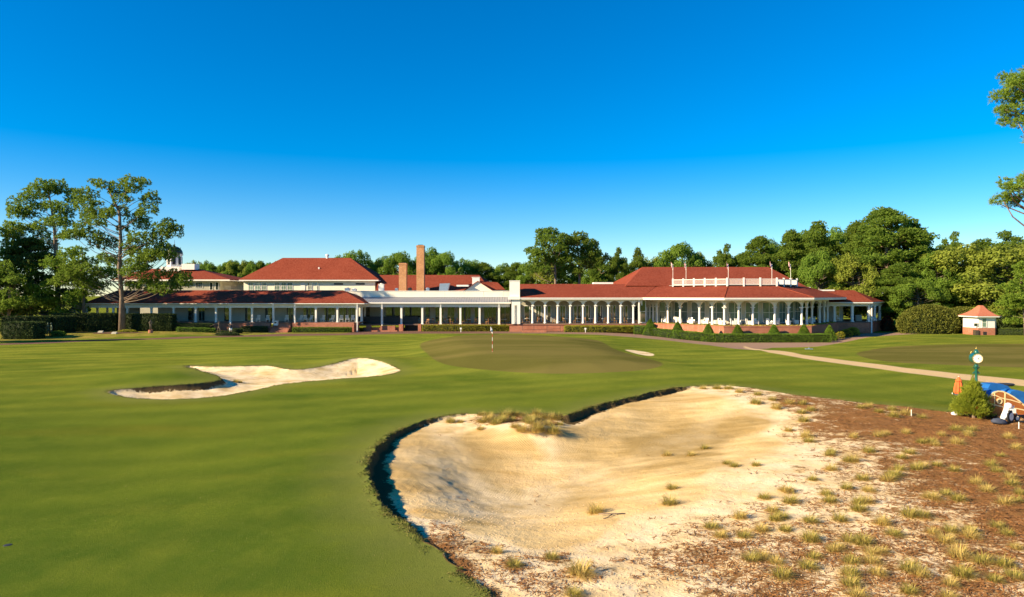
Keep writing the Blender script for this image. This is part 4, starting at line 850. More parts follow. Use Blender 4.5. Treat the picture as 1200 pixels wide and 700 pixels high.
# -- arcade
YA=120.0; zsp=4.6; ztop=5.62; zad=1.45
def arch_wall(p0,p1,cuts,zs,zt,th=.34,pier=.17,seg=14):
    """cuts: distances along p0-p1 of the column centres; arches between them"""
    p0=Vector(p0[:2]);p1=Vector(p1[:2]); L=(p1-p0).length; d=(p1-p0)/L; n=Vector((d.y,-d.x)); b=MB()
    def Q(s,off,z): q=p0+d*s+n*off; return (q.x,q.y,z)
    prof=[]
    for a,c in zip(cuts[:-1],cuts[1:]):
        r=(c-a)/2-pier; m=(a+c)/2; rise=min(r,zt-zs-.22)
        prof.append((a,zs)); prof.append((m-r,zs))
        for k in range(1,seg): t=PI-PI*k/seg; prof.append((m+r*math.cos(t),zs+rise*math.sin(t)))
        prof.append((m+r,zs))
    prof.append((cuts[-1],zs))
    for (s0,z0),(s1,z1) in zip(prof[:-1],prof[1:]):
        if abs(s1-s0)<1e-5: continue
        b.add([Q(s0,0,z0),Q(s1,0,z1),Q(s1,0,zt),Q(s0,0,zt)],[(0,1,2,3)]); b.add([Q(s0,-th,z0),Q(s1,-th,z1),Q(s1,-th,zt),Q(s0,-th,zt)],[(3,2,1,0)]); b.add([Q(s0,0,z0),Q(s1,0,z1),Q(s1,-th,z1),Q(s0,-th,z0)],[(3,2,1,0)])
    me=D.meshes.new('arcade_wall'); o=org(CB); me.from_pydata([tuple(Vector(v)-o) for v in b.v],[],b.f); me.update()
    return mesh_obj('arcade_wall',me,M['cream'],CB)
ucol=[609.6,624.1,638.7,653.5,668.3,683.3,697.8,712.8,727.4,742.2,752.5]; xs=xr(ucol,YA)
arch_wall((xs[0],YA-.17),(xs[-1],YA-.17),[x-xs[0] for x in xs],zsp,ztop,pier=.13)
cm3=column_mesh('column',zsp-zad,.18,.24)
for x in xs[1:-1]: put(cm3,'column',x,YA,zad)
b=MB(); b.box(xs[0],xs[-1]+2,119.5,126,zad-.18,zad); b.box(xs[0],24,120.2,126,5.45,5.55); part(b,'deck',M['deck'])
b=MB(); b.box(X(597,YA),xs[-1]+1,119.55,119.8,-.2,zad-.18); b.box(X(597,119.5)-.5,xs[-1]+.8,119.45,119.55,zad-.3,zad-.2); b.box(X(612,118),X(640,118),116.9,117.2,-.1,.35); part(b,'brick_base',M['brick'])
b=MB(); yh=118.6
for i,u in enumerate([612.5,625.5,641,656.5]): b.tube([(X(u,yh),yh,-.1),(X(u,yh),yh,1.15-.08*i*0)],.035,6)
b.tube([(X(612.5,yh),yh,1.15),(X(656.5,yh),yh,1.15)],.035,6); b.tube([(X(612.5,yh),yh,.35),(X(656.5,yh),yh,.55)],.03,6); part(b,'handrail',M['black'])
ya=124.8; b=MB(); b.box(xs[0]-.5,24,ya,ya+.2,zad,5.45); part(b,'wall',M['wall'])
for a,c,n in [(614,621,1),(627.5,634.5,2),(641,646,1),(656,663,2),(672,681,2),(686,692,1),(700,706,1),(715,722,2),(729,736,2),(742,748,1)]:
    window(X(a,ya),X(c,ya),ya,zad+.02,4.5,nx=n,nz=1,fw=.1)
# square pillar with the white box above
b=MB(); pa,pb=X(595,119.2),X(609.6,119.2); b.box(X(599.5,119.4),X(603,119.4),119.25,119.9,zad-.1,4.6); b.box(X(606,119.4),pb,119.25,121,zad-.1,4.6); b.box(X(599.5,119.4),pb,119.25,121,4.6,5.6); b.box(X(603,120),X(606,120),119.7,119.9,zad-.1,4.6); part(b,'pillar',M['white'])
b=MB(); b.box(X(597,119.3),X(609.2,119.3),119.3,123.5,6.12,Z(329.5,119.3)); b.box(X(596.7,119.3),X(609.5,119.3),119.24,123.56,Z(329.5,119.3),Z(328.8,119.3)); part(b,'roof_box',M['white'],label='plain white square box rising above the eave')
b=MB(); b.box(X(594.8,118.9),X(609.4,118.9),118.9,120.6,5.62,6.1); part(b,'cornice',M['white'])
# porch plan
Acol=Vector((24.4,124.4));Bc=Vector((25.8,122.0));Cc=Vector((34.7,111.4));Dc=Vector((47.7,112.0));Ec=Vector((58.0,125.0))
Ae=Vector((22.6,119.2));Ce=Vector((34.1,109.6));De=Vector((48.75,110.2));Ee=Vector((61.7,126.0)); ze=6.0; zi=8.18
Bi=Vector((29.6,126));Ci=Vector((37.4,118));Di=Vector((44.9,118));Ei=Vector((54.1,127))
# arcade roof
b=MB(); b.slab([(X(609.6,119.1),119.1,ze),(22.7,119.1,ze),(27.5,128,8.48),(X(609.6,119.1),128,8.48)],.1); b.slab([(27.5,128,8.48),(27.5,137,6.3),(1.4,137,6.3),(1.4,128,8.48)],.1)
part(b,'roof',M['roof'],label='red shingle roof over the arcade')
b=MB(); b.box(X(609.4,119),22.7,119.0,119.12,5.62,5.93); b.box(X(609.4,119),22.7,118.92,119.0,5.8,5.95); b.box(X(609.4,119),22.7,119.12,120.0,5.62,5.66); part(b,'eave',M['white'])
def v3(p,z): return (p.x,p.y,z)
b=MB(); b.slab([v3(Ae,ze),v3(Ce,ze),v3(Ci,zi),v3(Bi,zi)],.12); b.slab([v3(Ce,ze),v3(De,ze),v3(Di,zi),v3(Ci,zi)],.12); b.slab([v3(De,ze),v3(Ee,ze),v3(Ei,zi),v3(Di,zi)],.12); b.slab([v3(Ae,ze),v3(Bi,zi),(27.5,128.2,8.46)],.12)
b.slab([v3(Ee,ze),(63,140,ze),(56,140,zi),v3(Ei,zi)],.12)
part(b,'roof',M['roof'],label='faceted red shingle roof over the bowed porch')
# ridge/hip lines
b=MB()
for p,q in (((Ce),(Ci)),((De),(Di))): b.tube([(p.x,p.y,ze+.02),(q.x,q.y,zi+.02)],.07,6)
part(b,'hip_cap',M['roof'])
b=MB()
for p,q in ((Ae,Ce),(Ce,De),(De,Ee)): b.wbox(p,q,-.08,.0,5.6,5.92); b.wbox(p,q,.0,.09,5.78,5.96)
b.wbox(Ee,Vector((63,140)),-.08,0,5.6,5.92)
part(b,'eave',M['white'])
b=MB(); b.prism([Ae,Ce,De,Ee,Vector((60,128)),Vector((30,128)),Vector((24,126))],5.5,5.58) if False else b.prism([Ae+Vector((.2,.2)),Ce+Vector((.1,.25)),De+Vector((-.1,.25)),Ee+Vector((-.3,.1)),Vector((58,130)),Vector((25,130))],5.6,5.64); part(b,'soffit',M['soffit'])
# porch arcade walls
def pix_on(u,p,q):  # distance along p-q where the view ray of column u crosses
    k=(u-600)/FPX; d=q-p; t=(k*p.y-p.x)/(d.x-k*d.y); return t*d.length
def facet(p,q,us,zdeck=1.5,zs=4.45,zt=5.6):
    L=(q-p).length; cuts=[0]+[min(max(pix_on(u,p,q),.3),L-.3) for u in us]+[L]
    arch_wall(p,q,cuts,zs,zt,.34,.15)
    d=(q-p).normalized(); n=Vector((d.y,-d.x)); me=column_mesh('column',zs-zdeck,.19,.25); ang=math.atan2(d.y,d.x)
    for s in cuts[:-1]: c=p+d*s-n*.17; put(me,'column',c.x,c.y,zdeck,ang)
facet(Acol,Bc,[760.5,764.5]); facet(Bc,Cc,[782,796.5,819,834]); facet(Cc,Dc,[866.1,882.7,908.3,924.4]); facet(Dc,Ec,[946.6,952.8,961.6,967])
put(column_mesh('column',4.45-1.5,.19,.25),'column',Ec.x-.2,Ec.y+.1,1.5)
g=1.3
def off(p,a,b,o): # mitre offset of corner p between directions
    return p
Bp=Vector((24.3,121.4));Cp=Vector((34.1,109.9));Dp=Vector((48.5,110.5));Ep=Vector((59.6,124.6))
b=MB(); b.prism([Vector((23,122)),Bc+Vector((-.1,-.4)),Cc+Vector((0,-.4)),Dc+Vector((0,-.4)),Ec+Vector((.3,-.2)),Vector((58,130)),Vector((23,130))],1.32,1.5); part(b,'deck',M['deck'])
b=MB()
for p,q in ((Bp,Cp),(Cp,Dp),(Dp,Ep)): b.wbox(p,q,-.35,0,-1.5,1.42); b.wbox(p,q,-.4,.07,1.28,1.36); b.wbox(p,q,0,.05,.1,.2)
b.wbox(Vector((22.5,119.45)),Bp,-.3,0,-.8,1.42)
part(b,'brick_base',M['brick'])
b=MB(); b.prism([Bp+Vector((.3,.3)),Cp+Vector((.1,.4)),Dp+Vector((-.1,.4)),Ep+Vector((-.4,.1)),Ec+Vector((.3,-.3)),Dc+Vector((.1,-.5)),Cc+Vector((-.1,-.5)),Bc+Vector((-.2,-.3))],1.0,1.3); part(b,'planter_soil',M['hcore'])
# weep vents in the brick
Bw=Vector((29.6,125.6));Cw=Vector((36.6,116.8));Dw=Vector((45.6,117.2));Ew=Vector((54.0,127.5)); Aw=Vector((24,126))
b=MB()
for p,q in ((Aw,Bw),(Bw,Cw),(Cw,Dw),(Dw,Ew)): b.wbox(p,q,-.2,0,1.5,5.6)
part(b,'wall',M['pwall'])
for p,q,n in ((Bw,Cw,3),(Cw,Dw,3),(Dw,Ew,3),(Aw,Bw,2)):
    L=(q-p).length; d=(q-p)/L; nn=Vector((d.y,-d.x))
    for i in range(n):
        a=p+d*(L*(i+.1)/n)+nn*.005; c=p+d*(L*(i+.9)/n)+nn*.005; window(a,c,0,1.6,5.2,nx=2,nz=2,glass='gglass',fw=.12,d=1,dep=.1)
# glass screen between arcade and porch
window(X(749.5,121),X(757,121),121,1.5,5.5,nx=1,nz=2,fw=.12)
b=MB(); b.box(X(748,119.6),X(749.4,119.6),119.45,119.7,1.4,5.6); part(b,'post',M['white'])
# upper roof
b=MB(); fl=(21,126,8.2);fr=(54.6,127,8.1);br=(57,152,8.2);bl=(20.6,152,8.2);r0=(26.5,138.5,12.1);r1=(52.0,138.5,12.1)
b.slab([fl,fr,r1,r0]);b.slab([fr,br,r1]);b.slab([br,bl,r0,r1]);b.slab([bl,fl,r0]); b.box(22,54,128,151,5.7,8.15)
part(b,'roof',M['roof'],label='high red hip roof behind the roof balcony')
b=MB(); b.box(X(696,131),X(718.6,131),131,134,8.4,Z(331,131)); b.box(X(942,131),X(950,131),131,133,7.4,Z(336.5,131)); b.box(X(952,133),X(978,133),133,133.8,7.2,Z(339.6,133)); part(b,'roof_curb',M['white'])
# balcony railing
b=MB(); bal=[Vector((29.4,124.4)),Vector((36.9,117.0)),Vector((45.4,117.0)),Vector((51.5,123.4))]; bal[0]=Vector((X(788.5,124.0),124.0))
posts=[]
for k,(p,q) in enumerate(zip(bal[:-1],bal[1:])):
    L=(q-p).length; d=(q-p)/L; b.wbox(p,q,-.05,.05,9.12,9.2); b.wbox(p,q,-.04,.04,8.2,8.28); s=.15
    while s<L-.1: c=p+d*s; b.box(c.x-.02,c.x+.02,c.y-.02,c.y+.02,8.28,9.12); s+=.14
bal_o=part(b,'balustrade',M['white'])
for j,(p,q,n) in enumerate(((bal[0],bal[1],5),(bal[1],bal[2],3),(bal[2],bal[3],3))):
    for i in range(n+(j==2)): c=p.lerp(q,i/n); b=MB(); b.box(c.x-.12,c.x+.12,c.y-.12,c.y+.12,7.9,9.4); b.build('post',M['white'],bal_o)
b=MB(); b.prism([bal[0],bal[1],bal[2],bal[3],Vector((51,127)),Vector((29,127))],8.1,8.2); part(b,'balcony_deck',M['flat'])
# -- right pavilion
YP=127.0; zpd=1.43
F_=Vector((X(1023,125.8),125.8)); G_=Vector((77.6,141)); W0=Vector((56,125.8)); RR=(67.2,134,7.36)
b=MB(); b.slab([(56,125.8,5.2),(F_.x,F_.y,5.2),RR,(56,134,7.42)],.12); b.slab([(F_.x,F_.y,5.2),(G_.x,G_.y,5.2),(71,145,7.3),RR],.12); b.slab([(56,134,7.42),RR,(71,145,7.3),(62,145,5.2)],.12)
part(b,'roof',M['roof'],label='red hip roof of the right end pavilion')
b=MB(); b.wbox(W0,F_,-.1,0,4.9,5.15); b.wbox(F_,G_,-.1,0,4.9,5.15); part(b,'eave',M['white'])
P0=Vector((58,127));P1=Vector((X(1019.5,127),127)); Q1=P1+Vector((10.6,14.1))
b=MB(); b.wbox(P0,P1,-.3,0,4.35,4.9); b.wbox(P1,Q1,-.3,0,4.35,4.9); part(b,'beam',M['white'])
b=MB(); b.prism([W0+Vector((.3,.3)),F_+Vector((-.3,.3)),G_+Vector((-.5,0)),Vector((62,142))],4.84,4.9); part(b,'soffit',M['soffit'])
cm4=column_mesh('column',4.35-zpd,.2,.28,True)
for u in (960,978,999,1019): put(cm4,'column',X(u,YP)-.1*(u==1019),YP+.15,zpd)
for k in (1,2,3): c=P1+Vector((3.5,4.7))*k; put(cm4,'column',c.x-.2,c.y,zpd)
b=MB(); b.prism([P0+Vector((-1,-.2)),P1+Vector((.15,-.2)),Q1,Vector((62,142))],1.25,1.43); part(b,'deck',M['deck'])
b=MB(); b.wbox(P0+Vector((-1,-.15)),P1+Vector((0,-.15)),-.3,0,-1.6,1.25); b.wbox(P1+Vector((0,-.15)),Q1,-.3,0,-1.6,1.25); part(b,'brick_base',M['brick'])
b=MB(); b.box(P1.x+.05,P1.x+.22,126.6,126.8,-.9,4.9); part(b,'downspout',M['white'])
b=MB(); yp=131.0; b.box(X(960,yp),X(988,yp),yp,yp+.2,1.43,4.85); part(b,'wall',M['wall']); b=MB(); b.box(X(1003,yp),X(1010,yp),yp,yp+.3,1.43,2.6); part(b,'low_wall',M['wall'])
window(X(966,yp),X(971,yp),yp,1.5,4.5); window(X(976,yp),X(984,yp),yp,1.5,4.5,nx=2)
# ------------------------------------------------------------------ other buildings
HB=empty('hip_roof_building',(X(362,145),145,0),'cream two storey building with a big red hip roof behind the left veranda','building')
b=MB(); w0,w1=X(285.5,145),X(439.5,145); b.box(w0,w1,145,159.5,0,9.4); b.build('wall',M['cream'],HB)
q=hiproof(X(279.5,144),X(443.5,144),144.2,160.5,9.75,Z(302.3,152),X(331,152),X(410.5,152),152.2,.16); q.build('roof',M['roof'],HB)
b=MB(); e0,e1=X(279.5,144),X(443.5,144); b.box(e0+.02,e1-.02,144.1,144.22,9.38,9.62); b.box(e0+.05,e1-.05,144.22,145,9.4,9.46); b.box(e1-.1,e1,144.22,160,9.38,9.62); b.box(e0,e0+.1,144.22,160,9.38,9.62); b.build('eave',M['white'],HB)
for a,c,n in [(291,297,2),(298.7,305.3,2),(306.6,312.4,2),(321.5,327.8,2),(329.5,335.6,2),(336.8,343,2),(360.5,366,3),(371,373.4,1)]:
    window(X(a,145),X(c,145),144.99,6.9,Z(331.2,145),HB,nx=n,nz=3,fw=.09,glass='glass' if a>350 else 'gglass',dep=.07)
b=MB(); b.box(X(352.5,145),X(357.7,145),144.9,145,6.6,9.1); b.build('door',M['white'],HB)
b=MB(); 
for a,c,v0,v1 in ((391.5,402,332,333.8),(417,427.5,332,333.8),(404,409.5,337.8,341)): b.box(X(a,145),X(c,145),144.93,144.99,Z(v1,145),Z(v0,145))
b.build('vent_grille',M['dark'],HB)
b=MB(); b.rev([(.28,0),(.28,.6),(.42,.65),(.42,.95),(.1,1.1)],10,(X(383.5,152.2),152.2,Z(302.3,152)-.25)); b.build('roof_vent',M['white'],HB)
b=MB(); b.box(X(373,148),X(374.5,148),147.9,148.1,12.0,12.45); b.build('vent_pipe',M['white'],HB)
UB=empty('cupola_building',(X(200,150),150,0),'pale building with red hip roof and dark domed cupola behind the tall left pine','building')
b=MB(); b.box(X(146,150),X(257.5,150),150,164,0,9.5); b.build('wall',M['wall'],UB); b=MB(); b.box(X(257.5,153),X(270,153),152,160,0,7.7); b.build('wall',M['wall'],UB)
hiproof(X(130,149),X(269.3,149),149,166,9.85,12.5,X(172,158),X(233,158),158,.16).build('roof',M['roof'],UB)
b=MB(); b.box(X(130,149),X(269.3,149),148.9,149.02,9.5,9.8); b.box(X(269.3,149)-.1,X(269.3,149),149.02,165.5,9.5,9.8); b.box(X(130,149)+.1,X(269,149)-.15,149.02,150,9.5,9.58); b.build('eave',M['white'],UB)
for a,c,n in ((158,166,2),(182,190,2),(228.7,237.8,4)): window(X(a,150),X(c,150),149.99,7.9,Z(330.6,150),UB,nx=n,nz=2,fw=.09)
window(X(245.7,150),X(249.5,150),149.99,7.5,9.2,UB,nx=1); window(X(252.4,150),X(256.2,150),149.99,7.5,9.2,UB,nx=1)
cx,cyy=X(204.5,158),158.0
b=MB(); b.box(cx-2.1,cx+2.1,cyy-2.1,cyy+2.1,11.9,12.9); b.rev([(1.72,12.9),(1.72,15.6),(1.95,15.7),(1.95,15.95)],8,(cx,cyy,0)); cu=b.build('cupola',M['white'],UB)
b=MB()
for k in range(8):
    a=2*PI*(k+.5)/8; c=Vector((cx+math.cos(a)*1.60,cyy+math.sin(a)*1.60)); t=Vector((-math.sin(a),math.cos(a)))*.33; n_=Vector((math.cos(a),math.sin(a)))
    b.prism([c-t,c+t,c+t+n_*.06,c-t+n_*.06],13.4,15.2)
b.build('louvre',M['dark'],cu)
b=MB(); b.rev([(1.78*math.cos(t*PI/16),15.95+1.75*math.sin(t*PI/16)) for t in range(8)]+[(.12,17.85),(.16,18.05),(.05,18.2),(.02,19.2)],16,(cx,cyy,0)); b.build('dome',M['dome'],cu,True)
b=MB(); b.box(X(214,156),X(229,156),155.5,158,12.2,Z(309.5,156)); b.build('roof_screen',M['white'],UB)
b=MB(); xq=X(258,152)
for k in range(9): b.box(xq+k*.28,xq+k*.28+.06,151.9,151.96,7.7,8.4)
b.box(xq,xq+2.3,151.88,151.98,8.4,8.48); b.build('railing',M['white'],UB)
# kiosk
ky=122.0; kx=X(1149.5,ky); kz=hz(kx,ky)-.05
KB=empty('kiosk',(kx,ky,kz),'small white and brick kiosk with a bell shaped red roof at the right','kiosk')
w=X(1163.5,ky)-X(1135.5,ky); hw=w*.46; s=hw*.42
octo=[Vector((kx-hw+s*.2,ky-hw)),Vector((kx+hw-s,ky-hw)),Vector((kx+hw,ky-hw+s)),Vector((kx+hw,ky+hw)),Vector((kx-hw,ky+hw)),Vector((kx-hw,ky-hw+s*.2))]
H0=Z(384.5,ky-hw)-kz; H1=Z(371.8,ky-hw)-kz
b=MB(); b.prism(octo,kz-.3,kz+H0); b.build('brick_base',M['brick'],KB)
b=MB(); ins=lambda p,o:Vector((kx+(p.x-kx)*o,ky+(p.y-ky)*o)); b.prism([ins(p,.985) for p in octo],kz+H0,kz+H1); b.build('wall',M['white'],KB)
b=MB(); b.prism([ins(p,1.32) for p in octo],kz+H1,kz+H1+.18); b.build('eave',M['white'],KB)
b=MB(); prof=[(1.34,0),(1.05,.28),(.78,.62),(.52,1.05),(.33,1.5),(.2,1.85),(.14,1.95)]; sc=(Z(358,ky)-kz-H1-.18)/1.95; rings=[]
for r,z in prof: rings+= [ (ins(p,r).x,ins(p,r).y,kz+H1+.18+z*sc) for p in octo]
b.add(rings,[(k*6+i,k*6+(i+1)%6,(k+1)*6+(i+1)%6,(k+1)*6+i) for k in range(len(prof)-1) for i in range(6)]+[tuple(36+i for i in range(6)),tuple(range(6))[::-1]]); b.build('roof',M['kroof'],KB)
yk=ky-hw+.02; window(X(1150.5,yk),X(1156.3,yk),yk,kz+H0+.1,kz+H1-.15,KB,nx=1,nz=2,fw=.09,glass='gglass'); window(X(1141,yk),X(1146,yk),yk,kz+H0+.25,kz+H0+.85,KB,nx=1,fw=.05,glass='glass')
b=MB(); b.box(X(1152,yk),X(1156,yk),yk-.05,yk-.02,kz+.1,kz+.65); b.build('vent_grille',M['dark'],KB)
b=MB(); b.box(kx-hw-.45,kx-hw+.1,ky-hw-.2,ky-hw+.5,kz-.3,kz+.95); b.lone('utility_box',M['bronze2'],(kx-hw,ky-hw,kz),'brown utility box against the left corner of the kiosk','box')
# ------------------------------------------------------------------ furniture, hedges, figures
def rocker_proto():
    r=empty('rocking_chair',(0,0,0),'white rocking chair','chair')
    b=MB(); b.box(-.28,.28,-.25,.25,.40,.44); b.build('seat',M['white'],r)
    b=MB()
    for i in range(6): x=-.24+i*.096; b.add([(x-.03,.24,.44),(x+.03,.24,.44),(x+.03,.50,1.12),(x-.03,.50,1.12),(x-.03,.26,.44),(x+.03,.26,.44),(x+.03,.52,1.12),(x-.03,.52,1.12)],[(0,1,2,3),(4,5,6,7),(0,1,5,4),(1,2,6,5),(2,3,7,6),(3,0,4,7)])
    b.box(-.29,.29,.49,.53,1.1,1.18); b.build('backrest',M['white'],r)
    for s in (-1,1):
        b=MB(); b.box(s*.30-.03,s*.30+.03,-.26,.34,.64,.67); b.build('armrest',M['white'],r)
        for y in (-.23,.25): b=MB(); b.box(s*.28-.025,s*.28+.025,y-.025,y+.025,.06,.64); b.build('leg',M['white'],r)
        b=MB(); b.tube([(s*.28,-.5,.10),(s*.28,-.2,.02),(s*.28,.15,.0+.02),(s*.28,.55,.12)],.025,6); b.build('rocker',M['white'],r)
    return r
def tub_proto(name='porch_chair'):
    r=empty(name,(0,0,0),'white wicker chair','chair')
    b=MB(); b.box(-.32,.32,-.32,.3,.12,.44); b.build('seat',M['white'],r)
    b=MB(); b.add([(-.34,.26,.1),(.34,.26,.1),(.30,.42,.98),(-.30,.42,.98),(-.34,.34,.1),(.34,.34,.1),(.30,.5,.98),(-.30,.5,.98)],[(0,1,2,3),(4,5,6,7),(0,1,5,4),(1,2,6,5),(2,3,7,6),(3,0,4,7)]); b.build('backrest',M['white'],r)
    for s in (-1,1): b=MB(); b.box(s*.37-.05,s*.37+.05,-.32,.32,.05,.66); b.build('armrest',M['white'],r)
    return r
def dining_proto():
    r=empty('dining_chair',(0,0,0),'brown wooden dining chair','chair')
    b=MB(); b.box(-.24,.24,-.24,.24,.43,.48); b.build('seat',M['wood'],r)
    b=MB(); b.box(-.24,.24,.21,.25,.62,1.0); b.box(-.24,-.2,.21,.25,.48,.62); b.box(.2,.24,.21,.25,.48,.62); b.build('backrest',M['wood'],r)
    for sx in (-.21,.21):
        for sy in (-.21,.21): b=MB(); b.box(sx-.025,sx+.025,sy-.025,sy+.025,0,.43); b.build('leg',M['wood'],r)
    return r
def table_proto(mat='white'):
    r=empty('dining_table',(0,0,0),'table','table')
    b=MB(); b.rev([(.5,.72),(.52,.74),(.52,.76),(.5,.77)],18); b.build('table_top',M[mat],r)
    b=MB(); b.rev([(.3,0),(.3,.03),(.05,.08),(.05,.72)],12); b.build('pedestal',M['dark'],r); return r
RC=rocker_proto(); TC=tub_proto(); DC=dining_proto(); DT=table_proto(); PT=table_proto()
PT.name='porch_table'
fresh={RC.name,TC.name,DC.name,DT.name,PT.name}
def inst(pr,x,y,z,rz,label,group,s=1):
    if pr.name in fresh: fresh.discard(pr.name); o=pr; o['label']=label; o['group']=group
    else: o=copy_tree(pr,label,group)
    if group is None and 'group' in o.keys(): del o['group']
    o.location=(x,y,z); o.rotation_euler=(0,0,rz); o.scale=(s,s,s); return o
for u in (302.5,313.7): inst(RC,X(u,120.3),120.3,1.68,random.uniform(-.3,.3),'white rocking chair on the left veranda, left of the brick steps','rocking chairs left of the steps')
for u in (351.8,357.7,363.3,378,389,400,407,413.4): inst(RC,X(u,120.3),120.3,1.68,random.uniform(-.4,.4),'white rocking chair in the row on the left veranda, right of the brick steps','rocking chairs right of the steps')
for u in (336,): inst(RC,X(u,120.6),120.6,1.68,.2,'white rocking chair alone beside the head of the brick steps',None)
for k,u in enumerate(range(501,597,7)):
    y=123.4+1.5*(k%2); g='dining chairs on the middle veranda'
    inst(DC,X(u,y),y,1.2,random.choice([PI/2,-PI/2,0,PI])+random.uniform(-.3,.3),'brown wooden dining chair on the middle veranda behind the yellowish hedge',g)
for u in (505,526,549,572,591): inst(DT,X(u,124.4),124.4,1.2,0,'round white dining table on the middle veranda behind the yellowish hedge','tables on the middle veranda')
for k,u in enumerate(range(613,746,6)):
    y=121.3+1.6*(k%2); inst(DC,X(u,y),y,1.45,random.choice([PI/2,-PI/2,0,PI])+random.uniform(-.4,.4),'brown wooden dining chair under the arches of the arcade','dining chairs in the arcade')
for u in range(618,746,15): inst(DT,X(u,122.2),122.2,1.45,0,'round white dining table under the arches of the arcade','tables in the arcade')
def alongp(p,q,t,inn): 
    d=(q-p).normalized(); n=Vector((-d.y,d.x)); c=p.lerp(q,t)+n*inn; return c
k=0
for p,q,ts in ((Bc,Cc,[.08,.2,.3,.42,.5,.6,.7,.8,.92]),(Cc,Dc,[.04,.14,.22,.34,.45,.6,.72,.85]),(Dc,Ec,[.15,.45,.75])):
    for t in ts:
        c=alongp(p,q,t,.9+.9*(k%2)); k+=1
        fac='left angled side' if p is Bc else ('front side' if p is Cc else 'right angled side')
        inst(TC,c.x,c.y,1.5,random.uniform(-1.8,1.8),'white porch armchair behind the columns on the '+fac+' of the bowed porch','porch chairs on the '+fac,1.05)
for t in (.25,.65): c=alongp(Bc,Cc,t,2.0); inst(PT,c.x,c.y,1.5,0,'white round table among the porch chairs of the bowed porch','porch tables')
inst(PT,*(lambda c:(c.x,c.y))(alongp(Cc,Dc,.3,1.9)),1.5,0,'white round table among the porch chairs of the bowed porch','porch tables')
inst(RC,X(984,129),129,1.43,.6,'white chair in the shade of the right end pavilion',None)
inst(TC,X(1024,130.5),130.5,1.43,.4,'white porch chair at the outer corner of the right end pavilion',None)
# trash box
def bin_(x,y,z,label,s=1):
    r=empty('litter_bin',(x,y,z),label,'bin'); b=MB(); b.box(x-.34,x+.34,y-.3,y+.3,z,z+.95); b.build('body',M['white'],r); b=MB(); b.box(x-.38,x+.38,y-.34,y+.34,z+.95,z+1.05); b.build('lid',M['white'],r); b=MB(); b.box(x-.18,x+.18,y-.315,y-.3,z+.62,z+.85); b.build('opening',M['dark'],r)
bin_(X(324.5,118.9),118.5,.9,'white cabinet shaped litter bin at the left of the brick steps'); 
# flags on the balcony
def usflag():
    t=NT('striped_flag_cloth'); uv=t.n('ShaderNodeUVMap').outputs[0]; q=t.sep(uv)
    st=t.m2('GREATER_THAN',t.m2('FRACT',t.m2('MULTIPLY',q[1],6.5)),.5); c=t.mix(st,(.55,.03,.04),(.8,.78,.75))
    ct=t.m2('MULTIPLY',t.m2('LESS_THAN',q[0],.4),t.m2('GREATER_THAN',q[1],.46)); c=t.mix(ct,c,(.03,.05,.22))
    dots=t.n('ShaderNodeTexVoronoi',{'Vector':uv,'Scale':14.0}).outputs[0]; c=t.mix(t.m2('MULTIPLY',ct,t.m2('LESS_THAN',dots,.25)),c,(.8,.8,.8))
    a=t.bsdf(c,.8); return t.done(a)
M['flagc']=usflag()
def cloth(name,x,y,z,w,h,mat,parent,droop=0.0,seed=0):
    """hanging flag, hoist at x; uv kept"""
    nx,nz=10,8; rng=np.random.default_rng(seed); vs=[];fs=[];uv=[]; o=org(parent)
    for j in range(nz+1):
        for i in range(nx+1):
            s=i/nx; t=j/nz; fold=math.sin(s*9+seed)*.09*s; xx=x+w*s*(1-droop); zz=z-h*(1-t)-droop*w*s*.9-.0; yy=y+fold+.05*math.sin(t*4+s*5)
            vs.append((xx-o.x,yy-o.y,zz-o.z)); uv.append((s,t))
    for j in range(nz):
        for i in range(nx): a=j*(nx+1)+i; fs.append((a,a+1,a+nx+2,a+nx+1))
    me=D.meshes.new(name); me.from_pydata(vs,[],fs); ul=me.uv_layers.new()
    for l in me.loops: ul.data[l.index].uv=uv[l.vertex_index]
    me.polygons.foreach_set('use_smooth',[True]*len(fs)); ob=mesh_obj(name,me,mat,parent)
    md=ob.modifiers.new('thick','SOLIDIFY'); md.thickness=.01; return ob
for i,(u,y,lab) in enumerate(((788.6,124.0,'leftmost striped flag at the left end of the roof balcony'),(804,122.4,'second striped flag from the left on the roof balcony'),(853.5,117.0,'striped flag at the middle corner of the roof balcony'),(904.6,117.0,'striped flag at the right front corner of the roof balcony'),(926.5,122.9,'rightmost striped flag at the right end of the roof balcony'))):
    x=X(u,y); r=empty('flag',(x,y,8.2),lab,'flag','flags along the roof balcony'); zt_=Z(310.5,y)
    b=MB(); b.tube([(x,y,8.2),(x,y,zt_)],.035,8); b.rev([(.02,0),(.06,.05),(.02,.1)],8,(x,y,zt_)); b.build('flagpole',M['white'],r)
    cloth('cloth',x-.02,y,zt_-.15,-1.15,.85,M['flagc'],r,.72,i)
# golf flagstick
p=at(577,412.5); r=empty('golf_flag',p,'white flag on a red and white banded flagstick in the putting green','flagstick')
M['redp']=simple('red_paint',(.5,.04,.03),.4); M['cloth']=simple('white_cloth',(.8,.8,.8),.8)
for k in range(6):
    b=MB(); b.tube([(p.x,p.y,p.z+k*.36-.02*(k==0)),(p.x,p.y,p.z+(k+1)*.36)],.022,8); b.build('pole_band',M['redp'] if k%2==0 else M['white'],r)
cloth('cloth',p.x,p.y,p.z+2.2,-.5,.42,M['cloth'],r,.66,3)
b=MB(); b.rev([(.054,0),(.054,.012)],16,(p.x,p.y,p.z)); b.build('cup_rim',M['white'],r)
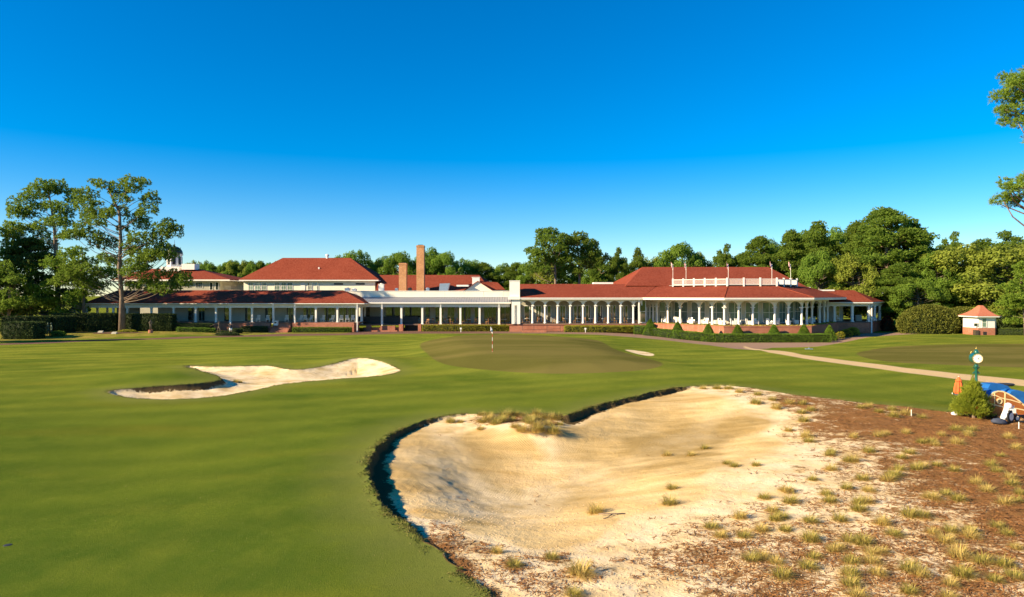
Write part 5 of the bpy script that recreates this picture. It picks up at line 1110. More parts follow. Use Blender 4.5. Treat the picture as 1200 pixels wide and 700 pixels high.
# ---- hedges and shrubs
hg=lambda x,y:hz(x,y)-.03
def uv3(u,Y): return (X(u,Y),Y)
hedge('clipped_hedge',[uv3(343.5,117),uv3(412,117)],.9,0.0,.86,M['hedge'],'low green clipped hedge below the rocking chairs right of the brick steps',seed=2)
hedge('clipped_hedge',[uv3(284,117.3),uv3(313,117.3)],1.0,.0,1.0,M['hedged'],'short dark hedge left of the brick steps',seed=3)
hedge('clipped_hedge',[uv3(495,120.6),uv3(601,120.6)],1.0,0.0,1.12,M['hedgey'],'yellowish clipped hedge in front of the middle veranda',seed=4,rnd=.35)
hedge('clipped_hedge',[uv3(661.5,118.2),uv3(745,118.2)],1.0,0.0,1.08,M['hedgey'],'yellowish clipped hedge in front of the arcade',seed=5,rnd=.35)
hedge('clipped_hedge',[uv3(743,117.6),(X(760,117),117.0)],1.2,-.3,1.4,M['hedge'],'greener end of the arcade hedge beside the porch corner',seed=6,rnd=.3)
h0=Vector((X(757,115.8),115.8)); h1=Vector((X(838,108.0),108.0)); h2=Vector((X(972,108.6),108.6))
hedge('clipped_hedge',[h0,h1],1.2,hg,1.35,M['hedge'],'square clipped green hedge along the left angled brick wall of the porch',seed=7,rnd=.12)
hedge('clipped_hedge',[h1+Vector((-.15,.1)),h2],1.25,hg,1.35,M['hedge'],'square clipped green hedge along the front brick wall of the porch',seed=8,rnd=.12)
cones=[(762,115.4,'leftmost'),(794,112.2,'second from the left'),(830,109.2,'third from the left'),(864.5,109.0,'fourth from the left'),(907,109.2,'fifth from the left'),(942,109.2,'sixth from the left')]
for i,(u,y,w) in enumerate(cones):
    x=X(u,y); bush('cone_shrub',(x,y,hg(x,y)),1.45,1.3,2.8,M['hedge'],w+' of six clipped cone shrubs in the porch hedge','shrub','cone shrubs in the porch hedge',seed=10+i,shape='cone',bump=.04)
x=X(972,112);bush('cone_shrub',(x,112,hg(x,112)),1.3,1.3,2.5,M['hedge'],'large cone shrub at the right end of the porch hedge','shrub',None,seed=20,shape='cone',bump=.05)
for i,(u,y,s,l) in enumerate(((984,115,.8,'round yellow green shrub just right of the large cone shrub'),(992,117.5,.95,'round yellow green shrub in the middle of three at the porch corner'),(999.5,119.5,1.1,'round yellow green shrub nearest the right pavilion wall'))):
    x=X(u,y); bush('round_shrub',(x,y,hg(x,y)),s,s,1.25+.1*i,M['hedgey'],l,'shrub',None,seed=25+i)
def flowers():
    VV=[];rng=RNG
    for p,q in ((Bp,Cp),(Cp,Dp),(Dp,Ep)):
        d=(q-p).normalized(); n=Vector((-d.y,d.x)); L=(q-p).length; m=int(L*70); s=rng.uniform(0,L,m); o=rng.uniform(.25,1.0,m)
        P_=np.stack([p.x+d.x*s+n.x*o,p.y+d.y*s+n.y*o,1.32+rng.uniform(0,.22,m)],1); dd=rnd_dirs(m,-.1); VV.append(leafquads(P_,dd,rng.uniform(.08,.16,m),rng.uniform(.03,.05,m),rng))
    t=NT('planter_flowers'); c=t.mix(t.mr(t.noise(t.pos(),4,2),.4,.6),(.10,.15,.02),(.55,.42,.03)); o=mesh_obj('flower_bed',qmesh('flower_bed',np.concatenate(VV)),t.done(t.bsdf(c,.7))); tag(o,'yellow flowers and greenery along the top of the porch planter','flowers',None,'stuff')
flowers()
# left hedges
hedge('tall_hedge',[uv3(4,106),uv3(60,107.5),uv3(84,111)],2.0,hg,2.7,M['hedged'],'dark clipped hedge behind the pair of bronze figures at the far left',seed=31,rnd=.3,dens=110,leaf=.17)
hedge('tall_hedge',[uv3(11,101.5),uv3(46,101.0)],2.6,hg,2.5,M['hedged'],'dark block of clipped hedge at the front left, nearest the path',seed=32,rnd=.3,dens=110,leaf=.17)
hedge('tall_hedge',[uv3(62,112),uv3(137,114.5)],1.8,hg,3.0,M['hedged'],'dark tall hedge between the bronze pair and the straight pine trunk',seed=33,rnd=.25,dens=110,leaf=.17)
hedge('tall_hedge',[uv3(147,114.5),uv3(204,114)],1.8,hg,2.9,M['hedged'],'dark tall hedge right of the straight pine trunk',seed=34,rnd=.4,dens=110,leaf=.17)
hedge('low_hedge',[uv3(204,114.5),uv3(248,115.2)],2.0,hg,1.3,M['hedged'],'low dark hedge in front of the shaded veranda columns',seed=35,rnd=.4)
hedge('low_hedge',[uv3(208,112),uv3(252,112.5)],1.0,hg,.75,M['hedge'],'low lighter green shrubs before the shaded left veranda',seed=36,rnd=.5)
hedge('low_hedge',[uv3(268,113.5),uv3(284,114.5)],1.2,hg,.8,M['hedged'],'small low shrubs right of the golfer statue',seed=37,rnd=.5)
bush('flower_shrub',(X(266.5,108),108,hg(X(266.5,108),108)),1.9,1.2,.55,M['hedged'],'low round flower bed on the lawn in front of the golfer statue','flower bed',seed=38)
bush('flower_shrub',(X(68,104),104,hg(X(68,104),104)),1.1,.8,.8,M['hedge'],'small leafy plant at the feet of the bronze pair','plant',seed=39)
bush('flower_shrub',(X(149,110),110,hg(X(149,110),110)),1.6,.6,.45,M['hedgey'],'low yellow flowering plants beside the straight pine trunk','flower bed',seed=40)
M['mulch']=simple('bed_mulch',(.12,.055,.03),.95,.4,5)
def patch(name,u0,u1,Y0,Y1,label,cat):
    n=24; cx=X((u0+u1)/2,(Y0+Y1)/2); cyy=(Y0+Y1)/2; rx=(X(u1,cyy)-X(u0,cyy))/2; ry=(Y1-Y0)/2; b=MB(); pts=[]
    vs=[(cx,cyy,hz(cx,cyy)+.06)]; 
    for i in range(n): a=2*PI*i/n; w=1+.12*math.sin(3*a+u0); x=cx+rx*w*math.cos(a); y=cyy+ry*w*math.sin(a); vs.append((x,y,hz(x,y)+.025))
    b.add(vs,[(0,1+i,1+(i+1)%n) for i in range(n)]); b.lone(name,M['mulch'],(cx,cyy,0),label,cat,kind='structure')
patch('mulch_bed',108,165,106.5,111,'brown mulch bed round the straight pine trunk','flower bed')
patch('mulch_bed',250,284,106.6,109.5,'brown mulch ring under the round flower bed','flower bed')
patch('mulch_bed',60,110,109,111,'brown mulch strip before the dark hedge','flower bed')
# right hedges
def bighedge(u,Y,wpx,vtop,lab,seed,mat='hedged'):
    x=X(u,Y); z=hg(x,Y); bush('round_hedge',(x,Y,z),wpx*Y/FPX/2,3.0,Z(vtop,Y)-z,M[mat],lab,'hedge',None,dens=75,leaf=.26,seed=seed,bump=.05)
M['hedgem']=leafmat('olive_hedge_leaves',(.075,.10,.018),(.14,.155,.025),(.28,.25,.05),1.0,.15)
bighedge(1089,126,72,358,'large rounded olive hedge right of the pavilion',51,'hedgem'); bighedge(1128,129,50,360.5,'second rounded hedge between the large hedge and the kiosk',52,'hedgem'); bighedge(1168,132,60,366,'low dark hedge behind the kiosk',53,'hedged')
x=X(1040,133); bush('red_shrub',(x,133,hg(x,133)),1.2,1.0,3.0,leafmat('red_leaves',(.10,.02,.015),(.16,.04,.02)),'dark red shrub at the right corner of the pavilion','shrub',seed=54)
hedge('low_hedge',[uv3(1168,121),uv3(1230,119)],1.6,hg,1.2,M['cedar'],'low dark ground shrubs right of the kiosk',seed=55,rnd=.4)
# ---- figures
def figure(name,joints,edges,loc,mat,label,cat,rz=0,s=1,hat=None,parent=None,post=None):
    """one continuous skinned body"""
    me=D.meshes.new(name); me.from_pydata([tuple(Vector(j[0])*s) for j in joints],edges,[]); o=D.objects.new(name,me); COL.objects.link(o)
    md=o.modifiers.new('s','SKIN'); 
    for v,j in zip(me.skin_vertices[0].data,joints): r=j[1]; v.radius=(r[0]*s,r[1]*s) if isinstance(r,tuple) else (r*s,r*s)
    me.skin_vertices[0].data[0].use_root=True
    sb=o.modifiers.new('b','SUBSURF'); sb.levels=2; sb.render_levels=2
    bpy.context.view_layer.update(); dg=bpy.context.evaluated_depsgraph_get(); nm_=D.meshes.new_from_object(o.evaluated_get(dg)); D.objects.remove(o)
    nm_.polygons.foreach_set('use_smooth',[True]*len(nm_.polygons)); nm_.materials.clear()
    ob=mesh_obj(name,nm_,mat,None,loc); ob.rotation_euler=(0,0,rz); return tag(ob,label,cat)
def body(lh,rh,lf=(-.13,0,0),rf=(.13,0,0),lean=0,le=None,re=None):
    """joints; hands/feet given in the figure frame facing -y"""
    le=le or ((-.30+lh[0])/2-.04,(lh[1])/2+.06,(1.42+lh[2])/2-.03); re=re or ((.30+rh[0])/2+.04,(rh[1])/2+.06,(1.42+rh[2])/2-.03)
    J=[((0,0,.96),(.15,.12)),((0,-lean*.3,1.12),(.135,.10)),((0,-lean*.7,1.32),(.17,.115)),((0,-lean,1.47),(.09,.08)),((0,-lean,1.56),(.055,.055)),((0,-lean-.01,1.66),(.085,.10)),((0,-lean-.01,1.78),(.065,.08)),
       ((-.19,-lean,1.44),(.07,.07)),(le,(.05,.05)),(lh,(.035,.035)),((.19,-lean,1.44),(.07,.07)),(re,(.05,.05)),(rh,(.035,.035)),
       ((-.10,0,.86),(.10,.10)),((lf[0]*.9,lf[1]*.5-.03,.48),(.065,.065)),((lf[0],lf[1]+.02,.08),(.042,.045)),((lf[0],lf[1]-.17,.035),(.045,.03)),
       ((.10,0,.86),(.10,.10)),((rf[0]*.9,rf[1]*.5-.03,.48),(.065,.065)),((rf[0],rf[1]+.02,.08),(.042,.045)),((rf[0],rf[1]-.17,.035),(.045,.03))]
    E=[(0,1),(1,2),(2,3),(3,4),(4,5),(5,6),(3,7),(7,8),(8,9),(3,10),(10,11),(11,12),(0,13),(13,14),(14,15),(15,16),(0,17),(17,18),(18,19),(19,20)]
    return J,E
def plinth(x,y,z,w,h): b=MB(); b.box(-w,w,-w,w,-.2,h-.05); b.box(-w*1.08,w*1.08,-w*1.08,w*1.08,h-.05,h); return b
Yf=104.0
for u,rz,lab,lh,rh,hh in ((56.5,.9,'greenish bronze figure standing with its back turned, left of a pair',(-.2,-.05,.85),(.25,-.3,1.15),3.5),(60.3,-.7,'greenish bronze figure in a cap facing its partner, right of a pair',(-.25,-.25,1.1),(.2,-.05,.85),3.6)):
    x=X(u,Yf); z=hz(x,Yf)-.02; s=Z(378.5,Yf)-z; s/=1.86; J,E=body(lh,rh)
    o=figure('bronze_statue',J,E,(x,Yf,z),M['bronze'],lab,'statue',rz,min(s,1.5))
    b=MB(); b.rev([(.11,0),(.12,.03),(.105,.1),(.06,.15),(.0,.16)],12,(0,0,1.74)); b.box(-.08,.08,-.2,-.08,1.74,1.76)
    me=b.mesh('cap'); q=mesh_obj('cap',me,M['bronze'],o); q.scale=(min(s,1.5),)*3
    b=MB(); b.rev([(.42,-.3),(.42,.0)],16); mesh_obj('base',b.mesh('base'),M['brick'],o,(0,0,0)).scale=(1,1,.3)
x=X(176.5,108.5); z=hz(x,108.5); J,E=body((-.05,-.28,.95),(.05,-.28,.95)); o=figure('boy_statue',J,E,(x,108.5,z+.5),M['bronze2'],'brown bronze statue of a boy with a club standing before the dark hedge','statue',.4,.9)
b=MB(); b.rev([(.35,-.6),(.33,-.05),(.38,0)],12); mesh_obj('pedestal',b.mesh('pedestal'),M['brick'],o,(0,0,0)); b=MB(); b.tube([(0,-.26,.85),(.12,-.5,.0)],.015,6); mesh_obj('club',b.mesh('club'),M['bronze2'],o,(0,0,0))
x=X(256.8,110.5); z=hz(x,110.5); J,E=body((-.62,-.25,1.45),(-.05,-.35,1.55),(-.2,.05,0),(.18,-.1,0)); o=figure('golfer_statue',J,E,(x,110.5,z+.15),M['bronze2'],'brown bronze golfer statue in mid swing on the lawn beside the veranda','statue',.2,1.05)
b=MB(); b.tube([(-.6,-.25,1.43),(-1.35,-.1,1.15)],.015,6); b.box(-1.45,-1.33,-.16,-.04,1.12,1.18); mesh_obj('club',b.mesh('club'),M['bronze2'],o,(0,0,0)); b=MB(); b.box(-.4,.4,-.4,.3,-.25,0); mesh_obj('base',b.mesh('base'),M['dark'],o,(0,0,0))
# person
M['skin']=simple('skin',(.45,.26,.18),.6); M['shirt']=simple('dark_shirt',(.03,.035,.05),.8); M['short']=simple('white_shorts',(.75,.75,.75),.8)
x=X(270.3,112); z=hz(x,112); J,E=body((-.20,-.25,1.62),(.20,-.25,1.62)); o=figure('person',J,E,(x,112,z),M['skin'],'person in dark shirt, white shorts and white cap with raised arms by the veranda','person',.2,1.0)
def cuff(nm_,path,rad,mat,n=12):
    b=MB(); b.tube(path,rad,n); me=b.mesh(nm_,(0,0,0),True); mesh_obj(nm_,me,mat,o,(0,0,0))
cuff('shirt',[(0,0,.93),(0,0,1.1),(0,0,1.3),(0,0,1.42),(0,0,1.5)],[.19,.175,.2,.19,.09],M['shirt'])
for s in (-1,1):
    cuff('sleeve',[(s*.17,0,1.43),(s*.22,.0,1.46),(s*.26,-.03,1.48)],[.085,.08,.07],M['shirt'])
    cuff('shorts',[(s*.09,0,.98),(s*.10,0,.8),(s*.115,-.02,.52)],[.13,.12,.11],M['short'])
cuff('cap',[(0,-.01,1.70),(0,-.01,1.76),(0,-.01,1.82),(0,-.01,1.85)],[.125,.125,.1,.03],M['short'])
b=MB(); b.box(-.09,.09,-.36,-.34,1.58,1.70); mesh_obj('phone',b.mesh('phone'),M['dark'],o,(0,0,0))
# lawn odds and ends
for u,v,lab in ((118,386,'small pale stone marker left of the straight pine trunk'),(134,393.5,'small pale stone marker at the front of the mulch bed')):
    p=Vector((X(u,109 if v<390 else 106.3),109 if v<390 else 106.3,0)); p.z=hz(p.x,p.y); b=MB(); b.add([(-.4,-.2,-.1),(.4,-.2,-.1),(.4,.2,-.1),(-.4,.2,-.1),(-.37,-.17,.18),(.37,-.17,.18),(.35,.17,.32),(-.35,.17,.32)],[(0,3,2,1),(4,5,6,7),(0,1,5,4),(1,2,6,5),(2,3,7,6),(3,0,4,7)]); o=mesh_obj('stone_marker',b.mesh('stone_marker'),M['wall'],None,p); tag(o,lab,'stone marker')
for i,(u,y,w) in enumerate(((540,117.6,'in front of the middle veranda hedge'),(686,116.8,'in front of the arcade hedge'))):
    p=Vector((X(u,y),y,hz(X(u,y),y))); b=MB(); b.box(-.05,.05,-.05,.05,-.1,.55); b.box(-.14,.14,-.1,.1,.5,.78); o=mesh_obj('path_light',b.mesh('path_light'),M['white'],None,p); tag(o,'small white lamp box '+w,'path light')
p=at(9,639); b=MB(); b.rev([(.0,.0),(.09,.008),(.10,.0),(.10,-.05)],20); o=mesh_obj('drain_cover',b.mesh('drain_cover',(0,0,0),True),M['dark'],None,p); tag(o,'small dark round sprinkler cover in the turf at the lower left','sprinkler cover')
p=at(494,405); 
p=at(948,409.5); b=MB(); b.box(-.45,.45,-.2,.2,-.02,.1); b.rev([(.1,.1),(.08,.2),(.0,.22)],8); o=mesh_obj('sprinkler_cover',b.mesh('sprinkler_cover'),M['steel'],None,p); tag(o,'small grey sprinkler cover on the grass right of the paved path','sprinkler cover')
for u,v,l in ((1068,488,'white marker stake on the brown straw near the fairway edge'),(1194,503,'white marker stake on the brown straw at the right edge'),(1116,462,'small white tee marker near the orange parasol')):
    p=at(u,v); h_=.36 if v>470 else .12; b=MB(); b.rev([(.022,-.05),(.022,h_-.05),(.006,h_)],8); o=mesh_obj('marker_stake',b.mesh('marker_stake'),M['white'],None,p); tag(o,l,'marker stake')
# forked stick
p=at(722,604); b=MB(); b.tube([(-.9,.05,.06),(-.2,.0,.08),(.5,.12,.05)],.03,6); b.tube([(-.2,0,.07),(-.5,-.45,.04),(-.75,-.6,.03)],.025,6); o=mesh_obj('fallen_branch',b.mesh('fallen_branch',(0,0,0),True),M['bark'],None,p); o.scale=(.6,.6,.6); tag(o,'forked dead branch lying on the sand beside the lone tuft','branch')
# ------------------------------------------------------------------ right foreground
M['green_p']=simple('green_enamel',(.008,.10,.07),.3,.08,4,spec=.6,coat=.4); M['gold']=simple('gold_trim',(.6,.42,.1),.35,.1,4,metal=.7)
M['orange']=simple('orange_canvas',(.72,.13,.035),.85,.15,3); M['blue']=simple('blue_canvas',(.015,.12,.38),.55,.15,3); M['strip']=simple('pale_wood',(.78,.62,.32),.45,.08,5)
def varnish():
    t=NT('varnished_planks'); p=t.pos(); n=t.noise(t.mapv(p,(1.2,1,7)),2.5,5,.65); z=t.sep(p)[2]; pl=t.m2('FRACT',t.m2('MULTIPLY',z,7))
    c=t.mix(t.mr(n,.3,.7),(.26,.075,.015),(.44,.15,.035)); c=t.mix(t.m2('MULTIPLY',t.mr(pl,0,.08,1,0),.5),c,(.12,.04,.01)); return t.done(t.bsdf(c,.25,None,.5,coat=.5))
M['varn']=varnish(); M['tyre']=simple('black_rubber',(.02,.02,.02),.8); M['grey']=simple('grey_cloth',(.05,.06,.09),.8,.3,6)
# clock
Yc=38.5; cx_=X(1144,Yc); cz=hz(cx_,Yc)-.03; zc=Z(420,Yc)-cz
r=empty('street_clock',(cx_,Yc,cz),'green post clock with a round white face behind the juniper','clock')
L=lambda b,n,m,pr=r,sm=False: b.build(n,m,pr,sm)
b=MB(); b.rev([(.30,0),(.30,.12),(.24,.18),(.22,.7),(.26,.75),(.17,.9),(.13,1.3),(.16,1.35),(.075,1.5),(.065,2.6),(.10,2.65),(.065,2.72),(.065,zc-.5),(.12,zc-.47),(.12,zc-.42)],16,(cx_,Yc,cz)); L(b,'post',M['green_p'],sm=True)
b=MB(); b.box(cx_-.2,cx_+.2,Yc-.03,Yc+.03,cz+2.18,cz+2.24); b.tube([(cx_-.18,Yc,cz+2.2),(cx_+.18,Yc,cz+2.55)],.025,6); b.tube([(cx_+.18,Yc,cz+2.2),(cx_-.18,Yc,cz+2.55)],.025,6); L(b,'bracket',M['green_p'])
rot=Matrix.Translation((cx_,Yc,cz+zc))@Matrix.Rotation(R(-14),4,'Z')
def disc(rad,y0,y1,n=32,r2=None):
    b=MB(); vs=[]; r2=r2 or rad
    for i in range(n): a=2*PI*i/n; vs.append((rad*math.cos(a),y0,rad*math.sin(a)))
    for i in range(n): a=2*PI*i/n; vs.append((r2*math.cos(a),y1,r2*math.sin(a)))
    b.add(vs,[tuple(range(n)),tuple(range(n,2*n))[::-1]]+[(i,(i+1)%n,(i+1)%n+n,i+n) for i in range(n)]); return b
hd=L(disc(.30,-.2,.2).xf(rot),'clock_head',M['green_p'])
fc=L(disc(.24,-.215,-.202).xf(rot),'clock_face',M['white'],hd)
q=MB(); 
for i in range(36):
    a=2*PI*i/36;a2=2*PI*(i+1)/36; vs=[(rr*math.cos(t),y,rr*math.sin(t)) for t in (a,a2) for rr in (.235,.27) for y in (-.225,-.201)]; q.add(vs,[(0,2,6,4),(1,3,7,5),(0,1,5,4),(2,3,7,6)])
L(q.xf(rot),'bezel',M['gold'],hd)
q=MB()
for i in range(12): a=2*PI*i/12; c=Vector((.2*math.sin(a),0,.2*math.cos(a))); q.add([(c.x-.012,-.218,c.z-.02),(c.x+.012,-.218,c.z-.02),(c.x+.012,-.218,c.z+.02),(c.x-.012,-.218,c.z+.02)],[(0,1,2,3)])
for a,l,w in ((R(130),.2,.014),(R(60),.14,.018)): 
    d=Vector((math.sin(a),0,math.cos(a)));n=Vector((d.z,0,-d.x))*w; q.add([tuple(-n+Vector((0,-.221,0))),tuple(n+Vector((0,-.221,0))),tuple(d*l+n*.3+Vector((0,-.221,0))),tuple(d*l-n*.3+Vector((0,-.221,0)))],[(0,1,2,3)])
L(q.xf(rot),'clock_hands',M['black'],hd)
b=MB(); b.rev([(.12,.28),(.15,.33),(.10,.40),(.09,.45),(.05,.48),(.04,.5)],14,(cx_,Yc,cz+zc)); L(b,'crown_cap',M['green_p'],hd,True)
b=MB(); b.rev([(.02,.5),(.045,.54),(.015,.58),(.004,.68)],10,(cx_,Yc,cz+zc)); L(b,'finial',M['gold'],hd,True)
for s in (-1,1): b=MB(); b.tube([(s*.30,0,.26),(s*.24,0,.38),(s*.10,0,.42)],.007,6); L(b.xf(rot),'scroll',M['gold'],hd)
# parasol
p=at(1123.5,463); r=empty('parasol',p,'furled orange parasol standing left of the juniper','umbrella'); hp=Z(441,p.y)-p.z
n=24; prof=[(.17,.12),(.235,.3),(.21,.7),(.165,1.15),(.12,1.35),(.185,1.38),(.13,1.5),(.03,1.78)]; k=hp/1.85; b=MB(); vs=[]
for rr,z in prof:
    for i in range(n): a=2*PI*i/n; f=1+.16*math.sin(a*8)*(1 if z<1.36 else .3); vs.append((p.x+rr*f*math.cos(a)*1.15,p.y+rr*f*math.sin(a)*1.15,p.z+z*k))
b.add(vs,[(q*n+i,q*n+(i+1)%n,(q+1)*n+(i+1)%n,(q+1)*n+i) for q in range(len(prof)-1) for i in range(n)]+[tuple((len(prof)-1)*n+i for i in range(n)),tuple(range(n))[::-1]]); b.build('canopy',M['orange'],r)
b=MB(); b.tube([(p.x,p.y,p.z-.05),(p.x,p.y,p.z+hp)],.022,8); b.build('pole',M['white'],r); b=MB(); b.rev([(.3,0),(.3,.06),(.05,.1)],16,(p.x,p.y,p.z)); b.build('base',M['grey'],r)
# juniper
def juniper():
    rng=np.random.default_rng(61); p=at(1141,490); Y=p.y; top=Z(452,Y)-p.z; wid=43*Y/FPX/2; n=5200; cl=[]
    VV=[]
    for k in range(620):
        t=rng.uniform(0,1)**1.1; a=rng.uniform(0,2*PI); prof=(1-t)**.62*(.9+.2*math.sin(a*3+1))*(1 if t>.1 else .9); rr=wid*prof; z0=top*t*.93
        base=np.array([math.cos(a)*rr*.25,math.sin(a)*rr*.25,z0*.85]); tip=np.array([math.cos(a)*rr*rng.uniform(.7,1.25),math.sin(a)*rr*rng.uniform(.7,1.2),z0+.30*rng.uniform(.5,1.6)])
        m=40; s=rng.uniform(.35,1,m)**.8; q=base+(tip-base)*s[:,None]+rng.normal(0,.03,(m,3)); d=(tip-base)/np.linalg.norm(tip-base)+rng.normal(0,.35,(m,3))+np.array([0,0,.45]); d/=np.linalg.norm(d,axis=1,keepdims=True)
        VV.append(leafquads(q,d,rng.uniform(.07,.17,m),rng.uniform(.009,.018,m),rng))
    m=160; q=np.stack([rng.normal(0,.04,m)-.1*(0),rng.normal(0,.04,m),rng.uniform(top*.8,top*1.3,m)],1); q[:,0]+=-.06; d=rng.normal(0,.25,(m,3))+np.array([0,0,1]); d/=np.linalg.norm(d,axis=1,keepdims=True); VV.append(leafquads(q,d,rng.uniform(.07,.16,m),np.full(m,.014),rng))
    r=empty('juniper_tree',p,'bright green juniper shrub beside the clock and the wooden trailer','tree'); mesh_obj('foliage',qmesh('foliage',np.concatenate(VV)),M['jun'],r,(0,0,0)); b=MB(); b.tube([(0,0,-.1),(.02,0,top*.5),(-.05,0,top*.98)],[.09,.05,.01],8); mesh_obj('trunk',b.mesh('trunk'),M['bark'],r,(0,0,0))
juniper()
# teardrop trailer of varnished wood
def trailer(Yt,prof,label,loc_u,wid,mat_side,detail=True,zg=None):
    """side profile (u,v) at depth Yt extruded away from the camera"""
    xg=X(loc_u,Yt); z0=hz(xg,Yt) if zg is None else zg
    r=empty('teardrop_trailer',(xg,Yt,z0),label,'trailer')
    P_=[(X(u,Yt),Z(v,Yt)) for u,v in prof]; n=len(P_)
    for nm_,y0,y1 in (('side_panel',Yt,Yt+.05),('side_panel',Yt+wid-.05,Yt+wid)):
        b=MB(); vs=[(x,y0,z) for x,z in P_]+[(x,y1,z) for x,z in P_]; b.add(vs,[tuple(range(n)),tuple(range(n,2*n))[::-1]]+[(i,(i+1)%n,(i+1)%n+n,i+n) for i in range(n)]); b.build(nm_,mat_side,r)
    b=MB(); up=[q for q in P_ if q[1]>min(z for _,z in P_)+.08]; vs=[];m=len(up)
    for x,z in up: vs+=[(x,Yt+.05,z),(x,Yt+wid-.05,z),(x,Yt+.05,z-.04),(x,Yt+wid-.05,z-.04)]
    b.add(vs,[f for i in range(m-1) for f in ((4*i,4*i+1,4*i+5,4*i+4),(4*i+2,4*i+3,4*i+7,4*i+6))]); b.build('roof',M['blue'],r)
    return r,P_
prof=[(1157,487),(1156.5,476),(1158,468),(1161,463),(1165,460),(1170,458.6),(1175,459),(1181,461.5),(1188,465.5),(1195,470.5),(1203,478),(1208,486)]
Yt=36.5; tr,PP=trailer(Yt,prof,'wooden teardrop trailer with pale strips and a round porthole behind the juniper',1180,1.5,M['varn'])
def strip3(pts,w,name,mat,pr,y=None):
    y=Yt-.012 if y is None else y; b=MB(); q=[Vector((X(u,Yt),0,Z(v,Yt))) for u,v in pts]; vs=[]
    for i,p in enumerate(q):
        d=(q[min(i+1,len(q)-1)]-q[max(i-1,0)]).normalized(); n=Vector((-d.z,0,d.x))*w
        vs+=[(p.x+n.x,y,p.z+n.z),(p.x-n.x,y,p.z-n.z),(p.x+n.x,y+.03,p.z+n.z),(p.x-n.x,y+.03,p.z-n.z)]
    b.add(vs,[f for i in range(len(q)-1) for f in ((4*i,4*i+1,4*i+5,4*i+4),(4*i,4*i+2,4*i+6,4*i+4),(4*i+1,4*i+3,4*i+7,4*i+5))]+[(0,1,3,2)]); return b.build(name,mat,pr)
strip3(prof[1:11],.035,'trim_strip',M['strip'],tr); strip3([(1158,464.5),(1166,463.3),(1173,466.5),(1185,469),(1198,473)],.026,'trim_strip',M['strip'],tr)
strip3([(1165.5,460.5),(1165.3,478)],.022,'trim_strip',M['strip'],tr,Yt-.018); strip3([(1177.8,460.5),(1177,486)],.034,'trim_strip',M['strip'],tr,Yt-.018); strip3([(1158,472.5),(1177,477.5),(1192,479),(1206,482)],.028,'trim_strip',M['strip'],tr,Yt-.015)
rp=Matrix.Translation((X(1171,Yt),Yt,Z(470.3,Yt)))
ring=MB()
for i in range(28):
    a=2*PI*i/28;a2=2*PI*(i+1)/28; vs=[(rr*math.cos(t),y,rr*math.sin(t)) for t in (a,a2) for rr in (.10,.155) for y in (-.04,-.0)]; ring.add(vs,[(0,2,6,4),(1,3,7,5),(0,1,5,4),(2,3,7,6)])
po=ring.xf(rp).build('porthole',M['strip'],tr); disc(.10,-.03,-.005).xf(rp).build('pane',M['glass'],po)
b=MB(); b.box(X(1158,Yt),X(1206,Yt),Yt+.1,Yt+1.4,Z(487.5,Yt)-.06,Z(487,Yt)); b.build('chassis',M['black'],tr)
def wheel(x,y,z,rad,w,pr,ang=0):
    m=Matrix.Translation((x,y,z))@Matrix.Rotation(ang,4,'Z'); o=disc(rad,-w/2,w/2).xf(m).build('wheel',M['tyre'],pr); disc(rad*.6,-w/2-.01,w/2+.01).xf(m).build('rim',M['white'],o); return o
wheel(X(1190,Yt),Yt+.3,hz(X(1190,Yt),Yt)+.3,.3,.16,tr)
# second trailer behind, mostly its blue roof
prof2=[(a+9,c) for a,c in [(1150,470),(1148.5,462),(1149,455),(1151.5,450.6),(1158,450.2),(1166,450.4),(1172,452.5),(1177,457),(1180,463),(1181,470)]]
trailer(40.5,prof2,'blue roofed trailer standing behind the wooden teardrop trailer',1170,.8,M['blue'])
prof3=[(1183,478),(1183,463),(1185,459.2),(1190,457.6),(1195,458),(1204,460.5),(1212,466),(1216,478)]
trailer(39.2,prof3,'blue canopied trailer at the right edge behind the wooden one',1200,.8,M['blue'])
p=Vector((X(1178,44),44,0)); b=MB(); 
b.rev([(.02,0),(.5,.05),(.6,.16),(.5,.24),(.02,.27)],20); b.tube([(0,0,-2.2),(0,0,.02)],.03,8); p.z=Z(453,44); o=mesh_obj('dark_canopy',b.mesh('dark_canopy',(0,0,0),True),M['dark'],None,p); tag(o,'dark oval canopy on a thin pole behind the blue roofs','canopy'); o.scale=(1,.6,.8)
# leaning white panel with head cover, bags, push cart
Yb=35.0; x=X(1177.5,Yb); z=hz(x,Yb)
r=empty('golf_cart_bag',(x,Yb,z),'white golf bag leaning on the wooden trailer with a white padded cover on top','golf bag')
a0=Vector((X(1174.5,Yb),Yb,Z(493,Yb)));a1=Vector((X(1183,Yb),Yb+.15,Z(478.5,Yb)))
b=MB(); b.tube([a0,a0.lerp(a1,.3),a0.lerp(a1,.7),a1],[.11,.135,.13,.145],16); b.build('body',M['white'],r,True)
b=MB(); b.tube([a0.lerp(a1,.25)+Vector((-.05,-.17,0)),a0.lerp(a1,.7)+Vector((-.05,-.18,0))],[.06,.08],10); b.build('pocket',M['cloth'],r,True)
b=MB(); b.tube([a0.lerp(a1,.72)+Vector((-.17,-.16,0)),a0.lerp(a1,.62)+Vector((.15,-.17,0))],.018,6); b.build('strap',M['black'],r)
b=MB(); b.rev([(.03,-.16),(.14,-.1),(.175,0),(.15,.11),(.05,.17)],16,(X(1183.3,Yb),Yb+.1,Z(476.5,Yb))); b.build('head_cover',M['cloth'],r,True)
r=empty('push_cart',(X(1188,Yb),Yb,z),'white two wheeled golf push cart beside the wooden trailer','cart')
wheel(X(1183.5,Yb),Yb-.05,z+.33,.33,.07,r,.5); wheel(X(1196,Yb),Yb+.25,z+.2,.17,.05,r,.2)
